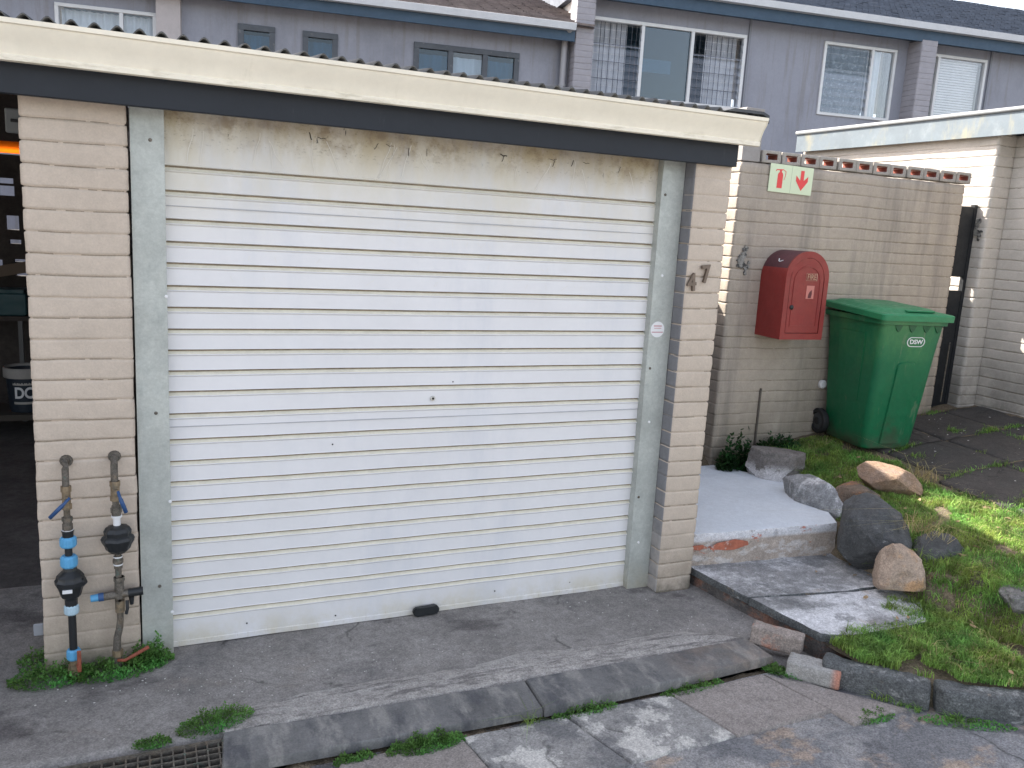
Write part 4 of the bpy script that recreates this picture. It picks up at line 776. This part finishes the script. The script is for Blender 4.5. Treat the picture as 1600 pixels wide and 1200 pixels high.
# grate
GR = thing('drain_grate', 'dark metal grid drain grate at the left end of the drain slabs', 'grate', (0, 0, 0))
bm = NB()
for k in range(6): y = -.775-k*.037; box(bm, -1.2, .15, y-.003, y+.003, -.032, -.006)
obj('grate_bars', bm, METALG, GR)
bm = NB()
for k in range(34): x = .14-k*.04; box(bm, x-.003, x+.003, -.965, -.765, -.034, -.008)
obj('cross_bars', bm, METALG, GR)
bm = NB(); box(bm, -1.2, .155, -.773, -.766, -.04, -.001); box(bm, -1.2, .155, -.972, -.966, -.04, -.001); box(bm, .152, .158, -.97, -.77, -.04, -.001); obj('grate_frame', bm, METALG, GR)
# paving slabs in front
ps = [([(1.53, -1.005), (2.045, -.995), (2.135, -1.35), (1.63, -1.36)], SLABM, 'square paving slab with white crusty patches, in front of the right drain slab'),
      ([(2.06, -.99), (2.575, -.99), (2.67, -1.33), (2.15, -1.35)], SLABM2, 'plain brown-grey paving slab before the loose bricks'),
      ([(1.06, -1.005), (1.512, -1.005), (1.61, -1.365), (1.12, -1.37)], SLABM, 'paving slab with a pale worn face, left of the crusty one'),
      ([(.56, -1.0), (1.045, -1.003), (1.10, -1.37), (.58, -1.37)], SLABM2, 'paving slab at the bottom edge of the picture, beside the biggest weed clump'),
      ([(2.59, -.99), (2.74, -1.13), (3.02, -1.43), (2.70, -1.44), (2.68, -1.33)], SLABM2, 'narrow worn paving piece between the brown slab and the kerb')]
for i, (P, m_, lab) in enumerate(ps):
    o = slabpoly('paving_slab', P, -.075, -.036, [m_, m_], None, 80+i, .05, .0035); tag(o, lab, 'paving slab', 'paving slabs in front of the drain')
# yard paving slabs on the upper level
k = 0
for ix in range(5):
    for iy in range(6):
        x0 = 4.86+ix*.62+(.1*(iy < 2)); y1 = 1.12-iy*.55
        if x0 > 6.6: continue
        lo = (x0, y1-.53, -.03); hi = (min(x0+.6, 6.62), y1, .004)
        o = boxgrid('yard_slab', lo, hi, 16, 14, 2, roundnoise(lo, hi, .006, .004, 7, 90+k), YPAVE, None, post=lambda P: np.c_[P[:, 0], P[:, 1], P[:, 2]+hi_plane(P[:, 0], P[:, 1])+.012])
        o['kind'] = 'structure'; k += 1
        o.name = 'yard_paving'

# ================================================================== ROCKS
def rock(name, c, size, rz, seed, mat, lab, tilt=(0, 0), flatb=.0, ang=28, amp=.16, pw=2.6):
    bm = NB(); bmesh.ops.create_icosphere(bm, subdivisions=5, radius=1)
    P = np.array([v.co[:] for v in bm.verts]); n_ = fbm(P+seed*3.1, 1.3, seed, 3)*amp+fbm(P+seed, 4, seed+5, 4)*.05
    # superellipsoid for blockier stones
    r = (np.abs(P)**pw).sum(1)**(-1/pw)
    P = P*(r*(1+n_))[:, None]
    rr = np.random.default_rng(seed)
    for _ in range(12):
        d = rr.normal(size=3); d /= np.linalg.norm(d); h = P@d; cut = rr.uniform(.66, .88); ex = np.maximum(h-cut, 0); P = P-ex[:, None]*d*.93
    P = P*(1+.018*fbm(P+seed, 9, seed+2, 3))[:, None]
    for v, p in zip(bm.verts, P): v.co = Vector(p*np.array(size)/2)
    o = obj(name, bm, mat, None, ang=24); o.location = c; o.rotation_euler = (tilt[0], tilt[1], rz); return tag(o, lab, 'rock', 'rocks edging the upper lawn')
RKD = M('rock_dark', (.075, .078, .08), .9, var=.25, vscale=6, bump=.8, bscale=30, layers=[((.15, .145, .14), 7, .55, .7, None, None, .6), ((.3, .3, .29), 14, .66, .7, None, None, .6)], fine=0.22, agg=0.1)
RKW = M('rock_splashed', (.16, .145, .135), .9, var=.2, vscale=8, bump=.6, bscale=30, layers=[((.60, .58, .58), 5, .44, .50, None, (.06, -.03), .95)], fine=0.22, agg=0.1)
RKG = M('rock_grey_white', (.24, .245, .25), .9, var=.2, vscale=8, bump=.6, bscale=30, layers=[((.58, .59, .60), 7, .50, .60, (1, 1, .5), None, .8), ((.12, .12, .12), 9, .56, .66, None, None, .5)], fine=0.22, agg=0.1)
RKB = M('rock_brown', (.14, .105, .08), .9, var=.25, vscale=8, bump=.7, bscale=30, layers=[((.33, .15, .07), 6, .5, .62, None, None, .7), ((.05, .05, .052), 6, .5, .65, None, None, .6)], fine=0.22, agg=0.1)
RKO = M('rock_orange', (.25, .165, .11), .85, var=.18, vscale=7, bump=.5, bscale=40, layers=[((.28, .22, .19), 4, .5, .7, None, None, .6), ((.5, .37, .26), 9, .58, .7, None, None, .5)], fine=0.22, agg=0.1)
RKE = M('rock_earthy', (.085, .07, .055), .95, var=.3, vscale=9, bump=.9, bscale=30, layers=[((.16, .12, .09), 8, .5, .65, None, None, .6)], fine=0.22, agg=0.1)
RKD2 = M('rock_mid_grey', (.16, .155, .15), .9, var=.2, vscale=8, bump=.7, bscale=30, layers=[((.28, .27, .26), 9, .55, .68, None, None, .6)], fine=0.22, agg=0.1)
RKT = M('rock_tan', (.34, .26, .20), .85, var=.15, vscale=7, bump=.5, bscale=30, layers=[((.46, .26, .12), 4.2, .54, .64, None, None, .7), ((.15, .13, .12), 5, .58, .7, None, None, .6), ((.5, .48, .46), 11, .66, .7, None, None, .7)], fine=0.22, agg=0.1)
rock('rock', (4.13, .82, .37), (.44, .30, .34), R(-25), 1, RKW, 'brown-grey rock with white paint splash at the back corner of the landing')
rock('rock', (4.00, .24, .31), (.24, .58, .34), R(14), 2, RKG, 'grey rock smeared with white beside the right edge of the landing', (0, R(18)))
rock('rock', (4.17, .06, .34), (.30, .34, .32), R(15), 3, RKB, 'dark brown rock between the white-smeared rock and the dark boulder')
rock('rock', (4.43, .08, .475), (.49, .17, .20), R(-52), 4, RKO, 'long orange-brown stone lying on top of the rocks below the bin', (R(10), R(14)), amp=.06, pw=5)
rock('rock', (3.88, -.33, .27), (.46, .56, .48), R(-40), 5, RKD, 'large dark boulder at the front of the bank', (R(10), 0), pw=2.2)
rock('rock', (3.74, -.69, .24), (.31, .22, .31), R(-25), 16, RKT, 'rounded tan rock in front of the dark boulder', (R(-12), R(10)), amp=.13, pw=2.2)
rock('rock', (4.00, -.93, .13), (.34, .30, .32), R(-40), 7, RKE, 'earthy dark rock under the lawn edge right of the tan rock')
rock('rock', (4.12, -1.22, .20), (.34, .24, .24), R(-30), 8, RKD2, 'grey rock in the grass at the right edge of the picture')
rock('rock', (4.08, -.66, .25), (.30, .30, .3), R(-50), 9, RKD, 'small dark stone wedged between the boulder and the lawn bank')

# ================================================================== GRASS, WEEDS
def blades(name, pts, hgt, wid, mat, lean=.5, seed=0, curl=.5):
    g = np.random.default_rng(seed); n = len(pts); pts = np.asarray(pts); h = hgt*g.uniform(.4, 1.2, n)*(1+.45*fbm(pts, 6, seed+40, 2))*(1+(g.uniform(0, 1, n) > .97)*.8); a = g.uniform(0, 2*PI, n); ln = g.uniform(.05, lean, n)*h; w_ = wid*g.uniform(.6, 1.3, n)
    d = np.c_[np.cos(a), np.sin(a), np.zeros(n)]; b2 = a+g.uniform(-1, 1, n)+PI/2; s_ = np.c_[np.cos(b2), np.sin(b2), np.zeros(n)]*w_[:, None]/2
    up_ = np.array([0, 0, 1.])
    p0 = pts-[0, 0, .004]; p1 = pts+d*(ln*.35)[:, None]+up_*(h*.6)[:, None]; p2 = pts+d*(ln*(1+curl))[:, None]+up_*(h*(1-.25*ln/h*curl))[:, None]
    V = np.concatenate([p0-s_, p0+s_, p1-s_*.8, p1+s_*.8, p2], 1).reshape(-1, 3); i = np.arange(n)*5
    F = [(k, k+1, k+3, k+2) for k in i]+[(k+2, k+3, k+4) for k in i]
    me = bpy.data.meshes.new(name); me.from_pydata(V.tolist(), [], F); return link(name, me, mat)
g = np.random.default_rng(3)
def scatter(n, x0, x1, y0, y1, keep):
    x = g.uniform(x0, x1, n); y = g.uniform(y0, y1, n); k = keep(x, y); x = x[k]; y = y[k]; return np.c_[x, y, terrain(x, y)]
def yk(x): return np.interp(x, [2.8, 3.14, 3.5, 4.2, 6, 12], [-1.06, -1.43, -1.64, -1.93, -2.45, -4])
def nz(x, y, s_, sd): return fbm(np.c_[x, y, x*0], s_, sd, 2)
def xb(y): return np.interp(y, XB[:, 0], XB[:, 1])
up_pts = scatter(95000, 3.8, 5.15, -2.2, 1.15, lambda x, y: (x > xb(y)+.06+.05*nz(x, y, 6, 4)) & (x < 4.86+.08*nz(x, y, 5, 2)+.22*ss((-.1-y)/.3)) & (nz(x, y, 7, 6) > -.85))
o = blades('lawn_grass', up_pts, .030, .0048, GRASS, .9, 1); tag(o, 'short green lawn grass on the upper bank, partly sunlit', 'grass', kind='stuff')
lo_pts = scatter(75000, 2.95, 4.6, -2.1, -.62, lambda x, y: (y > yk(x)+.02) & (x < xb(y)+.05) & ((y < -1.0+.05*nz(x, y, 8, 3)) | (x > 3.50+.08*nz(x, y, 9, 8)) & (y < -.78+.06*nz(x, y, 9, 1)) | (x > 3.93)) & (nz(x, y, 6, 17) > -.62))
lo_pts[:, 2] = np.maximum(lo_pts[:, 2], .085)
o = blades('lawn_grass', lo_pts, .034, .0048, GRASS, .9, 2); tag(o, 'dense green grass between the lower step and the kerb', 'grass', kind='stuff')
bk_ = scatter(17000, 3.7, 4.9, -1.5, 1.1, lambda x, y: (x > xb(y)-.2) & (x < xb(y)+.22) & (nz(x, y, 8, 12) > -.2) & ((y > .1) | (y < -.75) | (x > xb(y)-.02)) & ~((y > -.1) & (x < 3.9+.4*y+.1)))
o = blades('bank_grass', bk_, .065, .005, GRASS, 1.5, 14, .8); tag(o, 'longer ragged grass growing between the rocks on the bank', 'grass', kind='stuff')
dr_ = scatter(5000, 3.3, 5.05, -1.9, 1.1, lambda x, y: ((x > xb(y)-.05) | (y < -1.05)) & (y > yk(x)+.02) & (x < 4.9))
dr_[:, 2] = np.maximum(dr_[:, 2], .09)
o = blades('dry_grass', dr_, .042, .003, DRY, 1.4, 5, 1.2); tag(o, 'scattered dry straw-coloured blades in the lawn', 'dry grass', kind='stuff')
# bank overhang of dry stalks near the dark boulder
c_ = np.c_[g.normal(4.0, .05, 90), g.normal(-.62, .06, 90), np.full(90, .40)]; o = blades('dry_grass', c_, .13, .003, DRY, 2.2, 8, 1.4); tag(o, 'tuft of long dry stalks hanging over the rounded tan rock', 'dry grass', kind='stuff')
c_ = np.c_[g.normal(4.78, .05, 60), g.normal(.10, .05, 60), np.full(60, .45)]; o = blades('dry_grass', c_, .14, .004, DRY, 1.6, 9, .8); tag(o, 'sunlit tuft of long yellow grass at the tip of the orange-brown stone', 'dry grass', kind='stuff')
# tufts in paving joints of the yard
tp = []
for k in range(75):
    cx = g.uniform(4.95, 6.5); cy = g.uniform(-1.6, 1.05); cx = (4.86+round((cx-4.86)/.62)*.62) if k % 4 == 1 else cx; cy = cy if k % 4 else 1.12-round((1.12-cy)/.55)*.55
    m_ = int(g.integers(20, 120)); sx, sy = (.015, .09) if k % 4 == 1 else (.07, .02) if k % 4 == 0 else (.035, .03)
    x = g.normal(cx, sx, m_); y = np.minimum(g.normal(cy, sy, m_), 1.17); tp.append(np.c_[x, y, hi_plane(x, y)+.012])
tp = np.concatenate(tp); tp = tp[tp[:, 0] < 6.6]; o = blades('joint_grass', tp, .028, .004, GRASS, 1.2, 11); tag(o, 'low grass growing in the joints of the yard paving', 'grass', kind='stuff')
lv = []
bm = NB()
for k in range(70):
    x = g.uniform(3.3, 4.8); y = g.uniform(-1.6, .8)
    if y < float(yk(x))+.05: continue
    z = max(float(terrain(np.array([x]), np.array([y]))[0]), .09)+.022; L = g.uniform(.012, .03); a = g.uniform(0, 6.28); m_ = Matrix.Translation((x, y, z)) @ Matrix.Rotation(a, 4, 'Z') @ Matrix.Rotation(g.uniform(-.6, .6), 4, 'X')
    vs = [bm.verts.new(m_ @ Vector(p)) for p in ((-L, 0, 0), (-L*.3, L*.4, .003), (L*.5, L*.3, .006), (L, 0, 0), (L*.4, -L*.35, .002), (-L*.4, -L*.35, 0))]; bm.faces.new(vs)
o = obj('fallen_leaves', bm, M('dead_leaf', (.30, .21, .12), .8, var=.4, vscale=20)); tag(o, 'dry brown leaves scattered over the grass', 'leaves', kind='stuff')
# litter
bm = NB()
for k in range(260):
    if k < 170:
        cc = ((.3, -.35), (.15, -.5), (.0, -.3), (2.2, -.2), (1.0, -.4), (2.6, -.5))[k % 6]; x, y, z = g.normal(cc[0], .28), min(-.05, g.normal(cc[1], .09)), .003
    else: x, y = g.uniform(5, 6.5), g.uniform(-1.2, 1.0); z = float(hi_plane(x, y))+.02
    s = g.uniform(.001, .0036)*(1.8 if k > 170 else 1)
    box(bm, -s, s, -s*g.uniform(.3, 1), s*.5, 0, s*.5, mtx=Matrix.Translation((x, y, z)) @ Matrix.Rotation(g.uniform(0, 3), 4, 'Z'))
o = obj('paint_flakes', bm, M('flake', (.6, .58, .55), .9)); tag(o, 'scattered pale grit and paint flakes on the concrete', 'debris', kind='stuff')
def clump(name, c, r, h, n, lab, leaf=.012, mat=None, seed=0, group='weeds in the cracks', zf=None, elong=(1, 1), rz=0, stuff=False):
    """dome of small leaves with stems"""
    gg = np.random.default_rng(seed+100); V = []; F = []
    ca, sa = math.cos(rz), math.sin(rz)
    for k in range(n):
        a = gg.uniform(0, 2*PI); q = math.sqrt(gg.uniform(0, 1)); px = q*r*math.cos(a)*elong[0]; py = q*r*math.sin(a)*elong[1]
        px, py = px*ca-py*sa, px*sa+py*ca
        lump = .6+.4*math.sin(px*70+seed)*math.sin(py*60+1.3*seed); pz = h*gg.uniform(.15, 1)*math.sqrt(max(.05, 1-q*q))*lump
        d = Vector((gg.normal(), gg.normal(), abs(gg.normal())*.8+.2)).normalized(); L = leaf*gg.uniform(.6, 1.4); s_ = d.cross(Vector((0, 0, 1)));
        if s_.length < .1: s_ = Vector((1, 0, 0))
        s_ = s_.normalized()*L*.32; p = Vector((px, py, pz)); b0 = len(V)
        nn = Vector((0, 0, .12*L))
        V += [p, p+d*L*.5+s_, p+d*L, p+d*L*.5-s_]; F.append((b0, b0+1, b0+2, b0+3))
        if k % 6 == 0:
            b0 = len(V); V += [Vector((px*.6, py*.6, -.01)), Vector((px*.6+.002, py*.6, -.01)), p+Vector((.001, 0, 0)), p]; F.append((b0, b0+1, b0+2, b0+3))
    me = bpy.data.meshes.new(name); me.from_pydata([v[:] for v in V], [], F); o = link(name, me, mat or WEED); o.location = c
    return tag(o, lab, 'weeds' if 'weed' in name else 'plant', group)
clump('weed_clump', (-.47, -.13, 0), .16, .09, 1500, 'weed clump at the foot of the left water pipe', .013, seed=1, elong=(1.05, .55))
clump('weed_clump', (-.24, -.14, 0), .17, .08, 1700, 'weed clump at the foot of the right water pipe', .013, seed=2, elong=(1.1, .5))
clump('weed_clump', (-.085, -.10, 0), .10, .16, 1100, 'tall weed clump between the brick pier and the left door guide', .014, seed=3, elong=(.9, .6))
clump('weed_clump', (-.53, .02, 0), .09, .10, 600, 'weed clump round the left corner of the pier', .013, seed=4)
clump('weed_clump', (.14, -.665, 0), .135, .085, 2200, 'dark mossy weed clump at the left end of the drain slabs', .009, seed=5, elong=(1.1, .55), rz=.2)
clump('weed_clump', (-.09, -.73, 0), .07, .04, 600, 'small weed clump above the drain grate', .009, seed=6, elong=(1, .5))
clump('weed_clump', (.90, -1.01, -.05), .135, .095, 3000, 'thick bright green weed clump in front of the left drain slab', .009, seed=7, elong=(1.25, .38), rz=.02)
clump('weed_clump', (.62, -1.0, -.05), .07, .05, 600, 'sparse weed clump left of the thick bright green one', .012, seed=8, elong=(1.2, .4))
clump('weed_clump', (1.62, -1.0, -.045), .13, .065, 900, 'flat weeds by the joint between the two drain slabs', .010, seed=9, elong=(1.3, .25))
clump('weed_clump', (2.18, -.985, -.045), .14, .045, 900, 'flat weeds along the front of the right drain slab', .009, seed=10, elong=(1.3, .25), rz=.06)
clump('weed_clump', (2.69, -1.0, -.045), .10, .05, 900, 'weeds against the loose brick with the red end', .011, seed=11, elong=(1.1, .4), rz=-.9)
clump('weed_clump', (2.83, -1.42, -.05), .10, .03, 700, 'flat patch of weeds on the worn paving below the kerb', .010, seed=12, elong=(1.2, .5))
clump('weed_clump', (3.20, -1.60, -.05), .15, .03, 700, 'weeds along the foot of the pale-topped kerb', .011, seed=13, elong=(1.4, .3), rz=-.5)
bz = .30
clump('shrub', (3.98, 1.05, .28), .15, .36, 1500, 'dark leafy shrub in the corner between the wall and the landing', .030, BUSHM, 21, 'plants along the wall', elong=(1.2, .5))
clump('shrub', (4.38, 1.07, .42), .16, .16, 900, 'low plant at the wall right of the iron strip', .024, BUSHM, 22, 'plants along the wall', elong=(1.3, .5))
clump('shrub', (5.72, 1.08, .53), .12, .10, 600, 'small weed between the bin and the right end of the wall', .018, WEED, 23, 'plants along the wall', elong=(1.2, .5))
kb = np.c_[g.uniform(2.95, 3.7, 500), np.zeros(500), np.full(500, -.05)]; kb[:, 1] = yk(kb[:, 0])-.075-.05*g.random(500)**2; kb = kb[nz(kb[:, 0], kb[:, 1], 7, 3) > -.1]; o = blades('kerb_grass', kb, .045, .004, GRASS, 1.6, 33, .9); tag(o, 'ragged grass along the foot of the kerb', 'grass', kind='stuff')
t_ = np.c_[g.normal(1.36, .02, 26), g.normal(-1.0, .01, 26), np.full(26, -.045)]; o = blades('grass_tuft', t_, .06, .003, GRASS, 1.6, 31, .8); tag(o, 'thin grass tuft in the gap between the thick green clump and the slab joint', 'grass tuft')

# ================================================================== HOUSE BEHIND (rotated 9 degrees)
HO = (6.1, 8.0); HA = R(-9)
def wing(name, lab): return thing(name, lab, 'house', (HO[0], HO[1], 0), HA)
def hb(bm, u0, u1, v0, v1, z0, z1, bev=0, mi=0): box(bm, u0, u1, v0, v1, z0, z1, bev, mi)
def panel_wall(u0, u1, z0, z1, holes, t=.2):
    bm = NB(); xs = sorted({u0, u1}|{h[0] for h in holes}|{h[1] for h in holes}); zs = sorted({z0, z1}|{h[2] for h in holes}|{h[3] for h in holes})
    for a, b in zip(xs, xs[1:]):
        for c, d in zip(zs, zs[1:]):
            if not any(h[0] <= (a+b)/2 <= h[1] and h[2] <= (c+d)/2 <= h[3] for h in holes):
                bm.faces.new([bm.verts.new(p) for p in ((a, 0, c), (b, 0, c), (b, 0, d), (a, 0, d))])
    bmesh.ops.remove_doubles(bm, verts=bm.verts, dist=.0005)
    r = bmesh.ops.extrude_face_region(bm, geom=bm.faces[:]); bmesh.ops.translate(bm, verts=[e for e in r['geom'] if isinstance(e, bmesh.types.BMVert)], vec=(0, t, 0)); return bm
def window(par, u0, u1, z0, z1, mull, mat, fwid, glass, lab, trans=(), ins=0):
    bm = NB(); f = fwid
    hb(bm, u0, u1, -.03+ins, .05, z0, z0+f, .004); hb(bm, u0, u1, -.03+ins, .05, z1-f, z1, .004); hb(bm, u0, u0+f, -.028+ins, .048, z0+f, z1-f); hb(bm, u1-f, u1, -.028+ins, .048, z0+f, z1-f)
    for m_ in mull: hb(bm, m_-f/2, m_+f/2, -.028+ins, .048, z0+f, z1-f)
    o = obj('window', bm, mat, par); o['label'] = lab
    bm = NB(); ed = [u0+f]+[q for m_ in mull for q in (m_-f/2, m_+f/2)]+[u1-f]
    cells = list(zip(ed[0::2], ed[1::2]))
    for i, (a, b) in enumerate(cells):
        if glass[i] is None: continue
        b2 = NB(); hb(b2, a, b, .012, .016, z0+f, z1-f); obj('pane', b2, glass[i], o)
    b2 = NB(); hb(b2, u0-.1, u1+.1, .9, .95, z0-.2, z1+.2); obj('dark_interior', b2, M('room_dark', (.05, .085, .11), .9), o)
    return o, cells
def curtain(par, u0, u1, z0, z1, v, mat, amp=.02, per=.09):
    n = 60; V = []; F = []
    for z in (z0, z1):
        for i in range(n+1): u = u0+(u1-u0)*i/n; V.append((u, v+amp*math.sin(u*2*PI/per)+.01*math.sin(u*23), z))
    F = [(i, i+1, n+2+i, n+1+i) for i in range(n)]; me = bpy.data.meshes.new('curtain'); me.from_pydata(V, [], F); return link('curtain', me, mat, par, True)
def louvres(par, u0, u1, z0, z1, n):
    for k in range(n):
        zc = z0+(k+.5)*(z1-z0)/n; b = NB(); h = (z1-z0)/n*.56
        box(b, u0, u1, -.002, .002, -h, h, mtx=Matrix.Translation((0, -.012, zc)) @ Matrix.Rotation(R(-24), 4, 'X')); obj('louvre', b, GLASSL, par)
# left wing
LWg = wing('terraced_house', 'left grey rendered house with dark framed upper windows and low eave')
holesL = [(-7.25, -6.03, 3.3, 4.5), (-5.0, -4.515, 3.5, 4.49), (-4.148, -3.67, 3.5, 4.49), (-2.605, -1.045, 3.6, 4.51)]
obj('wall', panel_wall(-16, -.27, .3, 4.95, holesL), HOUSE, LWg)
bm = NB(); hb(bm, -6.02, -5.72, -.12, 0, .3, 4.95); obj('brick_pier', bm, M('house_pier', (.42, .385, .38), .8, var=.08), LWg)
bm = NB(); hb(bm, -16, -.30, -.30, -.27, 4.70, 4.92, .004); hb(bm, -16, -.30, -.27, 0, 4.9, 4.93); obj('fascia', bm, FASC, LWg)
bm = NB(); prism(bm, [(-16, -.31, 4.84), (-16, -.40, 4.84), (-16, -.42, 4.93), (-16, -.405, 4.935), (-16, -.31, 4.93)], (15.68, 0, 0)); obj('gutter', bm, M('grey_gutter', (.55, .57, .6), .5, var=.06), LWg)
def tiled(name, par, u0, u1, v0, v1, z0, z1, mt=None):
    """roof plane of overlapping tile courses"""
    n = 26; bm = NB(); 
    for k in range(n):
        t0, t1 = k/n, (k+1.1)/n; m_ = 70
        for i in range(m_):
            a = u0+(u1-u0)*i/m_; b = u0+(u1-u0)*(i+1)/m_-.008; j = random.uniform(-.006, .006)
            p = [(a, v0+(v1-v0)*t0, z0+(z1-z0)*t0+.03+j), (b, v0+(v1-v0)*t0, z0+(z1-z0)*t0+.03+j), (b, v0+(v1-v0)*t1, z0+(z1-z0)*t1+j+.004), (a, v0+(v1-v0)*t1, z0+(z1-z0)*t1+j+.004)]
            vs = [bm.verts.new(q) for q in p]+[bm.verts.new((q[0], q[1], q[2]-.03)) for q in p[:2]]
            bm.faces.new(vs[:4]); bm.faces.new((vs[0], vs[4], vs[5], vs[1]))
    prism(bm, [(u0, v0, z0-.02), (u0, v1, z1-.02), (u0, v1+4, z0-.02)], (u1-u0, 0, 0))
    return obj(name, bm, mt or TILE, par)
tiled('roof', LWg, -16, -.02, -.36, 4, 4.93, 6.45)
window(LWg, -7.25, -6.03, 3.3, 4.5, [-6.46], WHITEF, .045, [GLASS, GLASS], 'white framed window at the far left'); curtain(LWg, -7.2, -6.1, 3.3, 4.45, .12, CURT)
window(LWg, -5.0, -4.515, 3.5, 4.49, [], DKFRAME, .075, [GLASSB], 'left small dark framed window')
window(LWg, -4.148, -3.67, 3.5, 4.49, [], DKFRAME, .075, [GLASSB], 'right small dark framed window')
window(LWg, -2.605, -1.045, 3.6, 4.51, [-2.07, -1.56], DKFRAME, .075, [GLASSB, GLASS, GLASSB], 'triple dark framed window')
for a, b in ((-4.95, -4.55), (-4.1, -3.7), (-2.56, -1.09)): curtain(LWg, a, b, 3.5, 4.38, .10, M('net_curtain', (.36, .42, .48), .9), .012, .12)
bm = NB(); cyl(bm, (-.39, -.10, .4), (-.39, -.10, 4.72), .045, .045, 14); cyl(bm, (-.39, -.10, 4.1), (-.39, -.10, 4.13), .052, .052, 14); tube(bm, [(-.39, -.10, 4.7), (-.39, -.14, 4.8), (-.39, -.3, 4.86)], .045, 12); obj('downpipe', bm, M('downpipe_grey', (.34, .34, .36), .5), LWg, ang=40)
# right wing
RWg = wing('terraced_house', 'right grey rendered house with white framed upper windows and higher eave')
holesR = [(.02, 2.62, 4.02, 5.16), (4.015, 5.385, 4.09, 5.225), (5.95, 7.19, 4.1, 5.25)]
obj('wall', panel_wall(0, 16, .3, 5.6, holesR), HOUSE, RWg)
bm = NB(); hb(bm, .002, .19, .2, 6.5, 4.0, 5.58); obj('side_wall', bm, M('side_wall_pale', (.6, .57, .54), .8), RWg)
me = boxgrid('f', (-.285, -.28, .3), (.0, .02, 6.2), 14, 12, 0, brick_disp(71, G=.008), None, skip='BK', zs=course_z(.3, 6.2), mesh_only=True); link('brick_fin', me, HBRICK, RWg, True)
me = boxgrid('f', (5.60, -.33, .3), (5.90, .02, 5.36), 14, 12, 0, brick_disp(72, G=.008), None, skip='BK', zs=course_z(.3, 5.36), mesh_only=True); link('brick_fin', me, HBRICK, RWg, True)
bm = NB(); hb(bm, 0.02, 16, -.32, -.29, 5.33, 5.56, .004); hb(bm, .02, 16, -.29, .0, 5.40, 5.43); obj('fascia', bm, FASC, RWg)
bm = NB(); prism(bm, [(.0, -.33, 5.50), (.0, -.43, 5.50), (.0, -.45, 5.59), (.0, -.435, 5.595), (.0, -.33, 5.59)], (16, 0, 0)); obj('gutter', bm, M('grey_gutter', (.55, .57, .6), .5), RWg)
bm = NB()
for u in (2.65, 7.25): hb(bm, u, u+.035, -.025, 0, .4, 5.4)
obj_split('cover_strip', bm, M('joint_grey', (.2, .21, .24), .7), RWg)
tiled('roof', RWg, -.1, 16, -.38, 4, 5.59, 7.42, TILE2)
wo, cells = window(RWg, .02, 2.62, 4.02, 5.16, [.87, 1.70], WHITEF, .05, [None, GLASSB, None], 'large white framed window with louvred sides')
for i in (0, 2):
    a, b = cells[i]; louvres(wo, a, b, 4.07, 5.11, 9)
    bm = NB()
    for k in range(9): x = a+(b-a)*(k+.5)/9+random.uniform(-.015, .015); cyl(bm, (x,   .045, 4.05), (x, .045, 5.12), .006, .006, 6)
    for z in (4.3, 4.55, 4.8): cyl(bm, (a, .045, z), (b, .045, z), .005, .005, 6)
    obj('burglar_bars', bm, M('bar_dark', (.1, .1, .11), .6), wo)
curtain(wo, .07, .66, 4.0, 5.15, .10, CURT, .02, .11); curtain(wo, 1.98, 2.52, 4.0, 5.15, .10, CURT, .02, .11)
bm = NB(); hb(bm, 1.02, 1.6, .5, .52, 4.55, 4.75); obj('interior_frame', bm, M('inner_white', (.3, .38, .45), .6), wo)
wo, cells = window(RWg, 4.015, 5.385, 4.09, 5.225, [4.93], WHITEF, .045, [GLASSL, GLASS], 'white framed window with patterned curtain'); louvres(wo, 4.06, 4.9, 4.14, 5.18, 8); curtain(wo, 4.05, 4.92, 4.05, 5.2, .14, CURTD, .015, .1); curtain(wo, 4.96, 5.2, 4.05, 5.2, .14, CURT, .02, .08)
wo, cells = window(RWg, 5.95, 7.19, 4.1, 5.25, [6.22], WHITEF, .045, [GLASS, GLASSL], 'white framed window with slatted blind at the right')
bm = NB()
for k in range(26): hb(bm, 6.27, 7.12, .10, .125, 4.14+k*.042, 4.172+k*.042)
obj('blind', bm, CURT, wo)
# aerial
A_ = thing('tv_aerial', 'thin metal aerial on the ridge of the right house roof', 'aerial', (0, 0, 0)); 
Mx = Matrix.Translation((HO[0], HO[1], 0)) @ Matrix.Rotation(HA, 4, 'Z')
A_.location = Mx @ Vector((9.2, 3.9, 7.35)); A_.rotation_euler = (0, 0, HA)
bm = NB(); cyl(bm, (0, 0, 0), (0, 0, .9), .018, .018, 8); cyl(bm, (.0, 0, .1), (.35, 0, .75), .012, .012, 6); obj('mast', bm, M('aerial_red', (.35, .2, .17), .6), A_)
bm = NB(); cyl(bm, (-.5, 0, .45), (.6, 0, .4), .014, .014, 8)
for k in range(6): cyl(bm, (-.45+k*.19, -.2, .45-k*.008), (-.45+k*.19, .2, .45-k*.008), .006, .006, 6)
obj('boom', bm, METALG, A_)
